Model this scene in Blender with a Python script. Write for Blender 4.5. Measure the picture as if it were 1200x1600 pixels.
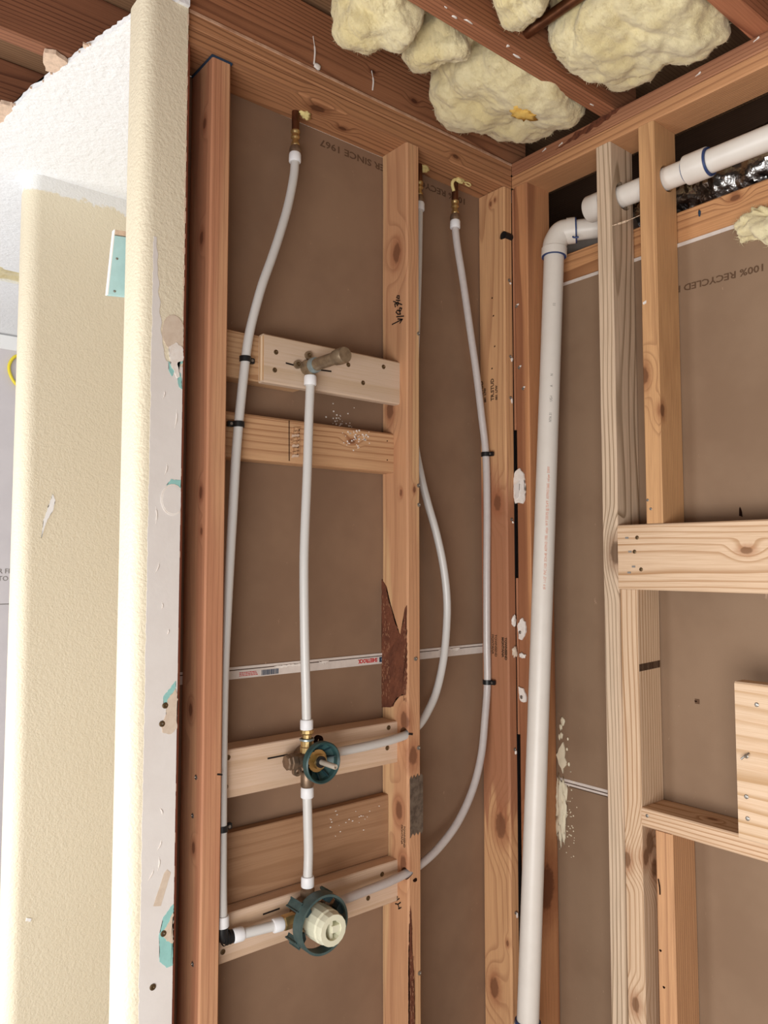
import bpy, bmesh, math, random
from mathutils import Vector, Matrix, noise
scene = bpy.context.scene
for o in list(bpy.data.objects): bpy.data.objects.remove(o)
COL = scene.collection
PI = math.pi
V = Vector

# ------------------------------------------------------------------ camera
cam_data = bpy.data.cameras.new('camera')
cam = bpy.data.objects.new('camera', cam_data); COL.objects.link(cam)
cam_data.sensor_fit = 'VERTICAL'; cam_data.sensor_height = 36.0
cam_data.lens = 1216.0 / 1600.0 * 36.0
cam_data.clip_start = 0.02
_a, _p = math.radians(50.7), math.radians(3.67)
_f = V((math.cos(_a) * math.cos(_p), math.sin(_a) * math.cos(_p), math.sin(_p)))
_r = V((math.sin(_a), -math.cos(_a), 0)); _u = _r.cross(_f)
cam.matrix_world = Matrix(((_r.x, _u.x, -_f.x, -1.478), (_r.y, _u.y, -_f.y, -1.290), (_r.z, _u.z, -_f.z, 1.44), (0, 0, 0, 1)))
scene.camera = cam

# ------------------------------------------------------------------ light
world = bpy.data.worlds.new('daylight'); scene.world = world; world.use_nodes = True
bg = world.node_tree.nodes['Background']
bg.inputs[0].default_value = (1.0, 0.985, 0.965, 1); bg.inputs[1].default_value = 0.30

def area(name, loc, target, sx, sy, power, color):
    l = bpy.data.lights.new(name, 'AREA'); l.shape = 'RECTANGLE'; l.size = sx; l.size_y = sy
    l.energy = power; l.color = color
    o = bpy.data.objects.new(name, l); COL.objects.link(o)
    o.location = loc; o.rotation_euler = (V(target) - V(loc)).to_track_quat('-Z', 'Y').to_euler()
    return o
# window of the far room on the left, and an unseen lamp added low on the left to brighten the framing
area('left_room_window_light', (-2.9, 0.9, 0.85), (-0.9, 0.75, 0.8), 1.4, 1.5, 56, (0.96, 0.98, 1.0))
area('added_fill_light', (-2.65, -1.65, 0.62), (-0.35, 0.0, 0.75), 1.7, 1.1, 60, (1.0, 0.98, 0.955))

vs = scene.view_settings
vs.view_transform = 'Standard'; vs.look = 'None'; vs.exposure = 0.16; vs.gamma = 1.0
vs.use_curve_mapping = False

# ------------------------------------------------------------------ materials
def srgb(r, g, b):
    def c(v):
        v /= 255.0
        return v / 12.92 if v <= 0.04045 else ((v + 0.055) / 1.055) ** 2.4
    return (c(r), c(g), c(b), 1.0)

class NT:
    def __init__(s, name):
        s.m = bpy.data.materials.new(name); s.m.use_nodes = True
        s.t = s.m.node_tree; s.t.nodes.clear()
        s.out = s.n('ShaderNodeOutputMaterial'); s.b = s.n('ShaderNodeBsdfPrincipled')
        s.l(s.b.outputs[0], s.out.inputs[0])
    def n(s, typ, **kw):
        x = s.t.nodes.new(typ)
        for k, v in kw.items(): setattr(x, k, v)
        return x
    def l(s, a, b): s.t.links.new(a, b)
    def put(s, sock, v):
        if hasattr(v, 'is_output'): s.l(v, sock)
        else: sock.default_value = v
    def math(s, op, a, b=None, c=None):
        x = s.n('ShaderNodeMath', operation=op)
        s.put(x.inputs[0], a)
        if b is not None: s.put(x.inputs[1], b)
        if c is not None: s.put(x.inputs[2], c)
        return x.outputs[0]
    def vmath(s, op, a, b=None):
        x = s.n('ShaderNodeVectorMath', operation=op)
        s.put(x.inputs[0], a)
        if b is not None: s.put(x.inputs[1], b)
        return x
    def mix(s, f, a, b, mode='MIX'):
        x = s.n('ShaderNodeMix', data_type='RGBA', blend_type=mode)
        s.put(x.inputs[0], f); s.put(x.inputs[6], a); s.put(x.inputs[7], b)
        return x.outputs[2]
    def rng(s, v, a, b, c=0.0, d=1.0, smooth=True):
        x = s.n('ShaderNodeMapRange', interpolation_type='SMOOTHSTEP' if smooth else 'LINEAR')
        s.put(x.inputs[0], v); x.inputs[1].default_value = a; x.inputs[2].default_value = b
        x.inputs[3].default_value = c; x.inputs[4].default_value = d
        return x.outputs[0]
    def noise(s, vec, scale, detail=3, rough=0.55, dist=0.0):
        x = s.n('ShaderNodeTexNoise'); s.l(vec, x.inputs['Vector'])
        x.inputs['Scale'].default_value = scale; x.inputs['Detail'].default_value = detail
        x.inputs['Roughness'].default_value = rough; x.inputs['Distortion'].default_value = dist
        return x.outputs['Fac']
    def obj(s): return s.n('ShaderNodeTexCoord').outputs['Object']
    def bump(s, h, strength, dist=0.002):
        x = s.n('ShaderNodeBump'); x.inputs['Strength'].default_value = strength; x.inputs['Distance'].default_value = dist
        s.l(h, x.inputs['Height']); s.l(x.outputs[0], s.b.inputs['Normal'])
    def fin(s, col, rough=0.7, spec=0.3, metal=0.0):
        s.put(s.b.inputs['Base Color'], col); s.put(s.b.inputs['Roughness'], rough)
        s.b.inputs['Specular IOR Level'].default_value = spec; s.b.inputs['Metallic'].default_value = metal
        return s.m

def dsat(c, k=0.86):
    l = 0.3 * c[0] + 0.55 * c[1] + 0.15 * c[2]
    c = [l + (v - l) * k for v in c[:3]]
    if l > 0.45: return tuple(l + (v - l) * 0.88 for v in (c[0] * 0.95, c[1] * 0.945, c[2] * 1.02)) + (1.0,)
    return (c[0] * 0.97, c[1] * 1.02, c[2] * 0.97, 1.0)
def wood(name, light, dark, heart=None, hamt=0.5, freq=150, pith=(0.03, 0.09), wob=0.010, knots=(), line=0.75, stain=0.25, seed=0.0, sharp=0.55, grime=None, hzone=None):
    """plain-sawn softwood: rings round a pith beside the board, cut by its faces; local Z is the length"""
    light, dark = dsat(light), dsat(dark)
    if heart is not None: heart = dsat(heart)
    t = NT(name); co = t.obj()
    sh = t.vmath('ADD', co, (seed * 1.7, seed * 0.9, seed * 3.1)).outputs[0]
    st = t.vmath('MULTIPLY', sh, (6.0, 6.0, 0.9)).outputs[0]
    sep = t.n('ShaderNodeSeparateXYZ'); t.l(co, sep.inputs[0])
    dx = t.math('SUBTRACT', sep.outputs[0], pith[0]); dy = t.math('SUBTRACT', sep.outputs[1], pith[1])
    r = t.math('SQRT', t.math('ADD', t.math('MULTIPLY', dx, dx), t.math('MULTIPLY', dy, dy)))
    nz = t.noise(st, 1.0, 2, 0.5)
    r = t.math('ADD', r, t.math('MULTIPLY', t.math('SUBTRACT', nz, 0.5), wob * 3.0))
    kd = None; km = None
    for (kx, ky, kz, kr) in knots:
        sc = t.vmath('MULTIPLY', co, (1, 1, 0.55)).outputs[0]
        d = t.vmath('DISTANCE', sc, (kx, ky, kz * 0.55)).outputs['Value']
        wv = t.noise(sh, 90, 2)
        d2 = t.math('ADD', d, t.math('MULTIPLY', t.math('SUBTRACT', wv, 0.5), kr * 0.6))
        r = t.math('ADD', r, t.rng(d, kr * 0.3, kr * 4.5, kr * 1.9, 0.0))
        m = t.rng(d2, kr * 0.75, kr * 1.15, 1.0, 0.0)
        h = t.rng(d2, kr * 0.9, kr * 2.6, 0.55, 0.0)
        km = m if km is None else t.math('MAXIMUM', km, m)
        kd = h if kd is None else t.math('MAXIMUM', kd, h)
    freq = freq if freq < 20 else 60 + freq * 0.8
    line = min(1.0, line * 1.25)
    fr = t.math('FRACT', t.math('MULTIPLY', r, freq))
    ln = t.math('MULTIPLY', t.rng(fr, sharp, 0.93), t.rng(fr, 0.94, 1.0, 1.0, 0.0))
    nz2 = t.noise(t.vmath('MULTIPLY', sh, (14, 14, 1.2)).outputs[0], 1.0, 2)
    ln = t.math('MULTIPLY', ln, t.rng(nz2, 0.25, 0.7, 0.45, 1.0))
    col = t.mix(t.math('MULTIPLY', ln, line), light, dark)
    if heart is not None:
        hz = t.noise(t.vmath('MULTIPLY', sh, (11, 11, 0.8)).outputs[0], 1.0, 1, 0.5, 0.4)
        hm = t.rng(hz, 0.47, 0.56)
        if hzone is not None:             # heartwood that runs along only part of the length, ending in flames
            zz = t.math('ADD', sep.outputs[2], t.math('MULTIPLY', t.math('SUBTRACT', t.noise(t.vmath('MULTIPLY', sh, (45, 45, 1.5)).outputs[0], 1.0, 2), 0.5), 0.35))
            hm = t.math('MULTIPLY', t.math('MAXIMUM', hm, 0.75), t.math('MULTIPLY', t.rng(zz, hzone[0], hzone[0] + 0.05), t.rng(zz, hzone[1], hzone[1] + 0.12, 1.0, 0.0)))
        col = t.mix(t.math('MULTIPLY', hm, hamt), col, t.mix(t.math('MULTIPLY', ln, 0.5), heart, dark))
    fib = t.noise(t.vmath('MULTIPLY', sh, (420, 420, 9)).outputs[0], 1.0, 3, 0.6)
    col = t.mix(t.rng(fib, 0.35, 0.75, 0.0, 0.34), col, dark)
    big = t.noise(t.vmath('MULTIPLY', sh, (18, 18, 3.0)).outputs[0], 1.0, 3, 0.6)
    col = t.mix(t.rng(big, 0.5, 0.85, 0.0, stain), col, grime or dark)
    if km is not None:
        dk = (dark[0] * 0.45, dark[1] * 0.38, dark[2] * 0.36, 1)
        col = t.mix(kd, col, (dark[0] * 0.95, dark[1] * 0.72, dark[2] * 0.65, 1))
        col = t.mix(t.math('MULTIPLY', km, 0.75), col, dk)
    h = t.math('ADD', t.math('MULTIPLY', ln, -0.4), t.math('MULTIPLY', fib, 0.6))
    t.bump(h, 0.35, 0.0012)
    return t.fin(col, 0.68, 0.28)

def plain(name, col, rough=0.5, spec=0.4, metal=0.0, var=0.0, vscale=30, col2=None, bump=0.0, bscale=200, bdist=0.001, sss=0.0):
    t = NT(name); c = col; co = t.obj()
    if var > 0:
        nz = t.noise(co, vscale, 4, 0.6)
        c = t.mix(t.rng(nz, 0.35, 0.7, 0.0, var), col, col2 or (col[0] * 0.5, col[1] * 0.5, col[2] * 0.5, 1))
    if bump > 0: t.bump(t.noise(co, bscale, 3, 0.6), bump, bdist)
    if sss > 0:
        t.b.inputs['Subsurface Weight'].default_value = sss
        t.b.inputs['Subsurface Radius'].default_value = (0.01, 0.009, 0.008)
    return t.fin(c, rough, spec, metal)

def paper(name, c1, c2):
    """brown paper back of wallboard with faint scuffs"""
    t = NT(name); co = t.obj()
    n1 = t.noise(co, 3.5, 4, 0.6)
    col = t.mix(t.rng(n1, 0.35, 0.7), c1, c2)
    n2 = t.noise(t.vmath('MULTIPLY', co, (55, 55, 30)).outputs[0], 1.0, 5, 0.75)
    pale = (min(1, c1[0] * 2.2), min(1, c1[1] * 2.3), min(1, c1[2] * 2.5), 1)
    col = t.mix(t.rng(n2, 0.665, 0.76, 0.0, 0.5), col, pale)
    n3 = t.noise(co, 420, 2)
    col = t.mix(t.rng(n3, 0.3, 0.7, 0.0, 0.12), col, c2)
    t.bump(n3, 0.15, 0.0006)
    return t.fin(col, 0.82, 0.2)

def paint(name, col, col_top=None, ztop=None, bump=0.55, scale=210):
    """rolled orange-peel paint; optionally a brushed colour change near the ceiling (object Z)"""
    t = NT(name); co = t.obj(); c = col
    n0 = t.noise(co, 5, 3)
    c = t.mix(t.rng(n0, 0.3, 0.75, 0.0, 0.10), col, (col[0] * 0.86, col[1] * 0.82, col[2] * 0.74, 1))
    if col_top is not None:
        sep = t.n('ShaderNodeSeparateXYZ'); t.l(co, sep.inputs[0])
        zz = t.math('ADD', sep.outputs[2], t.math('MULTIPLY', t.math('SUBTRACT', t.noise(co, 22, 5, 0.7), 0.5), 0.07))
        c = t.mix(t.rng(zz, ztop - 0.004, ztop + 0.004), c, col_top)
    h = t.math('ADD', t.noise(co, scale, 2, 0.5), t.math('MULTIPLY', t.noise(co, scale * 0.4, 2), 0.8))
    t.bump(h, bump, 0.0025)
    return t.fin(c, 0.55, 0.3)

M = {}
M['paper'] = paper('wallboard_back_paper', srgb(141, 113, 91), srgb(129, 102, 82))
M['paper2'] = paper('wallboard_back_paper_right', srgb(143, 118, 96), srgb(132, 107, 86))
M['cream'] = paint('cream_wall_paint', srgb(222, 212, 188))
M['cream_top'] = paint('cream_wall_paint_white_edge', srgb(222, 212, 188), srgb(226, 226, 224), 2.405 - 1.22)
M['white_ceiling'] = paint('white_ceiling_texture', srgb(236, 238, 240), bump=0.9, scale=90)
M['compound'] = plain('joint_compound', srgb(222, 217, 213), 0.75, 0.2, var=0.25, vscale=14, col2=srgb(205, 196, 190), bump=0.3, bscale=60)
M['mud'] = plain('tan_joint_compound', srgb(212, 196, 178), 0.8, 0.2, var=0.4, vscale=60, col2=srgb(188, 165, 145), bump=0.4, bscale=70)
M['teal'] = plain('moisture_board_teal_face', srgb(150, 200, 195), 0.8, 0.2, var=0.2, vscale=60)
M['teal_pale'] = plain('pale_blue_board', srgb(178, 214, 218), 0.7, 0.2, var=0.15, vscale=40)
M['gypsum'] = plain('gypsum_core', srgb(232, 226, 220), 0.9, 0.1, var=0.3, vscale=90, col2=srgb(200, 180, 160), bump=0.5, bscale=150)
M['gypsum_edge'] = plain('broken_board_edge', srgb(216, 190, 168), 0.9, 0.1, var=0.4, vscale=120, bump=0.5, bscale=150)
M['tape'] = plain('white_edge_tape', srgb(214, 203, 195), 0.7, 0.3, var=0.2, vscale=40)
M['ink'] = plain('black_marker_ink', srgb(28, 22, 20), 0.6, 0.3)
M['ink_brown'] = plain('brown_stamp_ink', srgb(78, 58, 44), 0.8, 0.1)
M['ink_faint'] = plain('faint_stamp_ink', srgb(96, 73, 56), 0.85, 0.1)
M['ink_red'] = plain('red_print', srgb(190, 40, 40), 0.7, 0.2)
M['ink_orange'] = plain('orange_pipe_print', srgb(214, 140, 110), 0.6, 0.3)
M['ink_grey'] = plain('grey_pipe_print', srgb(135, 130, 125), 0.6, 0.3)
M['ink_blue'] = plain('dark_blue_print', srgb(40, 60, 82), 0.6, 0.3)
M['glue_blue'] = plain('blue_pipe_primer', srgb(40, 62, 110), 0.4, 0.4)
M['pvc'] = plain('white_pvc', srgb(226, 220, 212), 0.38, 0.45, var=0.12, vscale=20, col2=srgb(196, 184, 172))
M['pex'] = plain('milky_pex', srgb(206, 204, 201), 0.33, 0.5, sss=0.25)
M['pex_clear'] = plain('clear_pinkish_pex', srgb(194, 186, 183), 0.28, 0.55, var=0.25, vscale=60, col2=srgb(174, 163, 161), sss=0.2)
M['ring'] = plain('white_crimp_ring', srgb(228, 228, 230), 0.45, 0.4, sss=0.15)
M['copper'] = plain('aged_copper', srgb(120, 78, 54), 0.42, 0.5, 0.85, var=0.6, vscale=35, col2=srgb(70, 46, 36))
M['bronze'] = plain('weathered_bronze', srgb(150, 132, 108), 0.42, 0.5, 0.55, var=0.6, vscale=60, col2=srgb(106, 86, 66))
M['brass'] = plain('bright_brass', srgb(196, 168, 116), 0.32, 0.5, 0.9)
M['dull_brass'] = plain('dull_brass_casting', srgb(138, 116, 96), 0.45, 0.5, 0.7, var=0.5, vscale=80, col2=srgb(96, 80, 68))
M['solder'] = plain('solder_bead', srgb(150, 165, 168), 0.4, 0.5, 0.6)
M['green'] = plain('green_plastic', srgb(44, 72, 72), 0.42, 0.4, var=0.4, vscale=50, col2=srgb(62, 92, 92))
M['green2'] = plain('grey_green_plastic', srgb(74, 92, 90), 0.5, 0.4, var=0.5, vscale=60, col2=srgb(44, 66, 70))
M['green_dark'] = plain('dark_green_plastic_inside', srgb(30, 54, 60), 0.45, 0.4)
M['cap'] = plain('ivory_plastic', srgb(222, 220, 196), 0.45, 0.4, sss=0.15)
M['stem'] = plain('grey_valve_stem', srgb(196, 184, 168), 0.4, 0.4, 0.3)
M['black'] = plain('black_plastic_and_shade', srgb(24, 24, 26), 0.4, 0.4)  # plastic fittings, and the painted shade in the corner stud's hole and gap
M['steel'] = plain('screw_steel', srgb(150, 145, 138), 0.35, 0.5, 0.8)
M['screw'] = plain('bronze_screw', srgb(104, 84, 58), 0.4, 0.5, 0.7)
M['hole'] = plain('dark_hole', srgb(38, 22, 16), 0.9, 0.0)
M['plate_metal'] = plain('dull_nail_plate', srgb(128, 116, 104), 0.5, 0.4, 0.6, var=0.8, vscale=60, col2=srgb(78, 66, 58))
M['foam'] = plain('cream_foam', srgb(232, 222, 196), 0.85, 0.2, bump=0.6, bscale=90, var=0.2, vscale=40)
M['yfoam'] = plain('yellow_foam', srgb(224, 206, 142), 0.85, 0.2, bump=0.6, bscale=120, var=0.4, vscale=60)
M['bark'] = plain('dark_bark', srgb(112, 68, 50), 0.85, 0.15, var=0.6, vscale=30, col2=srgb(78, 46, 36), bump=0.9, bscale=90, bdist=0.004)
M['bark_fleck'] = plain('pale_bark_fibre', srgb(150, 108, 82), 0.9, 0.1)
M['foil'] = plain('foil_facing', srgb(168, 164, 160), 0.22, 0.5, 1.0, var=0.6, vscale=18, col2=srgb(70, 66, 64), bump=0.35, bscale=30, bdist=0.01)
M['duct'] = plain('grey_duct_wrap', srgb(158, 152, 146), 0.7, 0.2, var=0.4, vscale=12)
M['floor'] = plain('concrete_floor', srgb(176, 166, 156), 0.85, 0.2, var=0.3, vscale=4)
M['far_board'] = plain('grey_board', srgb(212, 206, 208), 0.8, 0.2, var=0.25, vscale=6, col2=srgb(190, 184, 188))
M['white'] = plain('white_board', srgb(240, 240, 240), 0.7, 0.2)
M['yellow'] = plain('yellow_cable', srgb(235, 215, 60), 0.4, 0.4)
OLDL, OLDD = srgb(205, 150, 104), srgb(142, 88, 54)
def ins_mat():
    t = NT('yellow_glass_wool'); co = t.obj()
    n1 = t.noise(co, 9, 5, 0.65); n2 = t.noise(t.vmath('MULTIPLY', co, (60, 60, 25)).outputs[0], 1.0, 5, 0.7)
    col = t.mix(t.rng(n1, 0.35, 0.7), srgb(232, 220, 180), srgb(222, 206, 156))
    col = t.mix(t.rng(n2, 0.45, 0.8, 0.0, 0.5), col, srgb(206, 190, 150))
    n3 = t.noise(t.vmath('MULTIPLY', co, (130, 330, 200)).outputs[0], 1.0, 4, 0.7, 1.5)
    t.bump(t.math('ADD', t.math('MULTIPLY', n2, 0.6), t.math('MULTIPLY', n3, 0.6)), 0.6, 0.005)
    t.b.inputs['Sheen Weight'].default_value = 0.3
    return t.fin(col, 0.95, 0.05)
M['wool'] = ins_mat()

# ------------------------------------------------------------------ object helpers
def wmat(o):
    if o is None: return Matrix.Identity(4)
    if o.parent is None: return o.matrix_basis.copy()
    return wmat(o.parent) @ o.matrix_parent_inverse @ o.matrix_basis
def link(name, me, mat, parent=None, mw=None):
    o = bpy.data.objects.new(name, me); COL.objects.link(o)
    if me is not None and mat is not None and len(me.materials) == 0: me.materials.append(mat)
    o.matrix_basis = mw if mw is not None else Matrix.Identity(4)
    if parent is not None:
        o.parent = parent; o.matrix_parent_inverse = wmat(parent).inverted()
    return o
def tag(o, label, cat, group=None):
    o['label'] = label; o['category'] = cat
    if group: o['group'] = group
    return o
def struct(o, label=None, cat=None):
    o['kind'] = 'structure'
    if label: o['label'] = label; o['category'] = cat
    return o
def thing(name, label, cat, loc, group=None):
    o = link(name, None, None, None, Matrix.Translation(loc)); o.empty_display_size = 0.03
    return tag(o, label, cat, group)
def finish(bm, name, smooth=False, ang=None):
    me = bpy.data.meshes.new(name); bmesh.ops.recalc_face_normals(bm, faces=bm.faces[:]); bm.to_mesh(me); bm.free()
    if smooth:
        me.polygons.foreach_set('use_smooth', [True] * len(me.polygons))
        if ang: me.set_sharp_from_angle(angle=math.radians(ang))
    return me
def recenter(me):
    """move mesh so that its bounding-box centre is the origin; return that centre"""
    co = [v.co for v in me.vertices]
    c = V([(min(v[i] for v in co) + max(v[i] for v in co)) / 2 for i in range(3)])
    me.transform(Matrix.Translation(-c)); return c
def place(name, me, mat, parent=None):
    c = recenter(me); return link(name, me, mat, parent, Matrix.Translation(c))
def bm_box(bm, x0, x1, y0, y1, z0, z1, bev=0.0):
    r = bmesh.ops.create_cube(bm, size=1.0)
    for v in r['verts']:
        v.co = V(((x0 + x1) / 2 + v.co.x * (x1 - x0), (y0 + y1) / 2 + v.co.y * (y1 - y0), (z0 + z1) / 2 + v.co.z * (z1 - z0)))
    if bev > 0:
        es = set(e for v in r['verts'] for e in v.link_edges)
        bmesh.ops.bevel(bm, geom=list(es), offset=bev, segments=2, affect='EDGES', profile=0.5)
def box(name, b, mat, parent=None, bev=0.0):
    bm = bmesh.new(); bm_box(bm, *b, bev=bev); return place(name, finish(bm, name), mat, parent)
def frame(axis):
    z = V(axis).normalized(); x = z.orthogonal().normalized()
    if abs(z.z) < 0.9: x = z.cross(V((0, 0, 1))).normalized()
    return x, z.cross(x), z
def bm_lathe(bm, prof, org, axis, seg=24, closed=False):
    """revolve (radius, height) profile about axis from org"""
    x, y, z = frame(axis); org = V(org); rings = []
    for (r, h) in prof:
        if r < 1e-6: rings.append([bm.verts.new(org + z * h)])
        else: rings.append([bm.verts.new(org + z * h + (x * math.cos(2 * PI * k / seg) + y * math.sin(2 * PI * k / seg)) * r) for k in range(seg)])
    if closed: rings.append(rings[0])
    for a, b in zip(rings, rings[1:]):
        for k in range(seg):
            j = (k + 1) % seg
            if len(a) == 1 and len(b) == 1: continue
            if len(a) == 1: bm.faces.new((a[0], b[k], b[j]))
            elif len(b) == 1: bm.faces.new((a[k], a[j], b[0]))
            else: bm.faces.new((a[k], a[j], b[j], b[k]))
def lathe(name, prof, org, axis, mat, parent=None, seg=24, closed=False, ang=40):
    bm = bmesh.new(); bm_lathe(bm, prof, org, axis, seg, closed)
    return place(name, finish(bm, name, True, ang), mat, parent)
def cyl(name, p0, p1, r, mat, parent=None, seg=20, bev=0.0):
    d = V(p1) - V(p0); h = d.length
    pr = [(0, 0), (r, 0), (r, h), (0, h)] if bev <= 0 else [(0, 0), (r - bev, 0), (r, bev), (r, h - bev), (r - bev, h), (0, h)]
    return lathe(name, pr, p0, d, mat, parent, seg)
def spline(pts, sub=8):
    P = [V(p) for p in pts]; P = [2 * P[0] - P[1]] + P + [2 * P[-1] - P[-2]]; out = []
    for i in range(1, len(P) - 2):
        for k in range(sub):
            t = k / sub; a, b, c, d = P[i - 1], P[i], P[i + 1], P[i + 2]
            out.append(0.5 * ((2 * b) + (c - a) * t + (2 * a - 5 * b + 4 * c - d) * t * t + (3 * b - a - 3 * c + d) * t ** 3))
    out.append(P[-2]); return out
def bm_tube(bm, pts, r, seg=12, cap=True):
    n = len(pts); rings = []; prev = None
    for i, p in enumerate(pts):
        tg = (pts[min(i + 1, n - 1)] - pts[max(i - 1, 0)]).normalized()
        if prev is None: x = tg.orthogonal().normalized()
        else: x = (prev - tg * prev.dot(tg)).normalized()
        prev = x; y = tg.cross(x); rr = r[i] if isinstance(r, (list, tuple)) else r
        rings.append([bm.verts.new(p + (x * math.cos(2 * PI * k / seg) + y * math.sin(2 * PI * k / seg)) * rr) for k in range(seg)])
    for a, b in zip(rings, rings[1:]):
        for k in range(seg):
            j = (k + 1) % seg; bm.faces.new((a[k], a[j], b[j], b[k]))
    if cap: bm.faces.new(rings[0][::-1]); bm.faces.new(rings[-1])
def tube(name, pts, r, mat, parent=None, seg=12, sub=8):
    bm = bmesh.new(); bm_tube(bm, spline(pts, sub) if sub > 1 else [V(p) for p in pts], r, seg)
    return place(name, finish(bm, name, True, 50), mat, parent)
def slab(name, pts, nrm, th, mat, parent=None, rough=0.0, seed=1):
    """flat irregular polygon pts (3D, coplanar) thickened by th along nrm"""
    bm = bmesh.new(); nrm = V(nrm); rnd = random.Random(seed)
    if rough > 0:
        q = []
        for a, b in zip(pts, pts[1:] + pts[:1]):
            a, b = V(a), V(b); k = max(1, int((b - a).length / max(rough * 3.0, 0.003)))
            sd = (b - a).normalized().cross(nrm)
            for i in range(k): q.append(a + (b - a) * (i / k) + sd * rnd.uniform(-rough, rough))
        pts = q
    lo = [bm.verts.new(V(p)) for p in pts]; hi = [bm.verts.new(V(p) + nrm * th) for p in pts]
    bm.faces.new(lo[::-1]); bm.faces.new(hi)
    for i in range(len(lo)):
        j = (i + 1) % len(lo); bm.faces.new((lo[i], lo[j], hi[j], hi[i]))
    bmesh.ops.triangulate(bm, faces=[f for f in bm.faces if len(f.verts) > 4])
    return place(name, finish(bm, name), mat, parent)
def blob(name, c, size, mat, parent=None, seed=1, amp=0.3, fr=1.6, sub=3):
    bm = bmesh.new(); bmesh.ops.create_icosphere(bm, subdivisions=sub, radius=1.0); s = V(size)
    for v in bm.verts:
        d = v.co.normalized(); k = 1 + amp * (noise.fractal(d * fr + V((seed * 7.3, seed * 1.9, seed)), 0.8, 2.0, 4))
        v.co = V((d.x * s.x, d.y * s.y, d.z * s.z)) * max(k, 0.25) + V(c)
    return place(name, finish(bm, name, True), mat, parent)
def text(name, body, size, org, right, up, mat, parent, align='LEFT', th=0.0003, bold=0.0, sx=1.0):
    cu = bpy.data.curves.new('text_curve', 'FONT'); cu.body = body; cu.size = size; cu.align_x = align
    cu.extrude = th; cu.offset = bold; cu.resolution_u = 2
    to = bpy.data.objects.new('text_tmp', cu); COL.objects.link(to)
    dg = bpy.context.evaluated_depsgraph_get()
    me = bpy.data.meshes.new_from_object(to.evaluated_get(dg)); bpy.data.objects.remove(to); bpy.data.curves.remove(cu)
    r, u = V(right).normalized() * sx, V(up).normalized(); n = r.cross(u).normalized()
    me.transform(Matrix(((r.x, u.x, n.x, org[0]), (r.y, u.y, n.y, org[1]), (r.z, u.z, n.z, org[2]), (0, 0, 0, 1))))
    me.materials.clear()
    return place(name, me, mat, parent)
ROT = {'z': Matrix.Identity(4), 'x': Matrix.Rotation(PI / 2, 4, 'Y'), 'y': Matrix.Rotation(-PI / 2, 4, 'X')}
def board(name, b, axis, matf, parent=None, bev=0.003, rough=0.0004, seed=1):
    """sawn board: chamfered section swept along its length with slight wander; local Z = length"""
    x0, x1, y0, y1, z0, z1 = b
    c = V(((x0 + x1) / 2, (y0 + y1) / 2, (z0 + z1) / 2)); mw = Matrix.Translation(c) @ ROT[axis]
    dim = {'z': (x1 - x0, y1 - y0, z1 - z0), 'x': (z1 - z0, y1 - y0, x1 - x0), 'y': (x1 - x0, z1 - z0, y1 - y0)}[axis]
    hx, hy, hz = dim[0] / 2, dim[1] / 2, dim[2] / 2
    n = max(2, int(dim[2] / 0.05)); bm = bmesh.new(); rings = []; rnd = random.Random(seed)
    sec = [(-hx + bev, -hy), (hx - bev, -hy), (hx, -hy + bev), (hx, hy - bev), (hx - bev, hy), (-hx + bev, hy), (-hx, hy - bev), (-hx, -hy + bev)]
    for i in range(n + 1):
        z = -hz + 2 * hz * i / n
        ring = []
        for k, (sx, sy) in enumerate(sec):
            d = noise.noise_vector(V((z * 5.0, k // 2 * 3.7, seed * 5.1))) * rough * 1.6
            ring.append(bm.verts.new((sx + d.x, sy + d.y, z)))
        rings.append(ring)
    for a, bb in zip(rings, rings[1:]):
        for k in range(8):
            j = (k + 1) % 8; bm.faces.new((a[k], a[j], bb[j], bb[k]))
    bm.faces.new(rings[0][::-1]); bm.faces.new(rings[-1])
    me = finish(bm, name)
    mat = matf(mw.inverted()) if callable(matf) else matf
    return link(name, me, mat, parent, mw)
def W(name, light=OLDL, dark=OLDD, knots=(), **kw):
    """material factory: world-space knots are turned into board space"""
    def f(inv):
        ks = [tuple(inv @ V(k[:3])) + (k[3],) for k in knots]
        return wood(name, light, dark, knots=ks, **kw)
    return f
def bore(o, p0, p1, r):
    """drill a real hole through board o"""
    bm = bmesh.new(); bm_lathe(bm, [(0, 0), (r, 0), (r, (V(p1) - V(p0)).length), (0, (V(p1) - V(p0)).length)], p0, V(p1) - V(p0), 28)
    c = bpy.data.objects.new('cutter', finish(bm, 'cutter')); COL.objects.link(c)
    md = o.modifiers.new('bore', 'BOOLEAN'); md.object = c; md.operation = 'DIFFERENCE'; md.solver = 'EXACT'
    me = bpy.data.meshes.new_from_object(o.evaluated_get(bpy.context.evaluated_depsgraph_get()))
    o.modifiers.clear(); o.data = me; bpy.data.objects.remove(c)
def screw(p, nrm, parent, r=0.0042, mat=None, name='screw_head', depth=0.0012):
    n = V(nrm).normalized(); p = V(p)
    s = lathe(name, [(0, -0.004), (r, -0.004), (r, 0.0004), (r * 0.72, 0.0011), (r * 0.45, 0.0011), (r * 0.3, 0.0002), (0, 0.0002)], p, n, mat or M['screw'], parent, 12)
    return s
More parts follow.
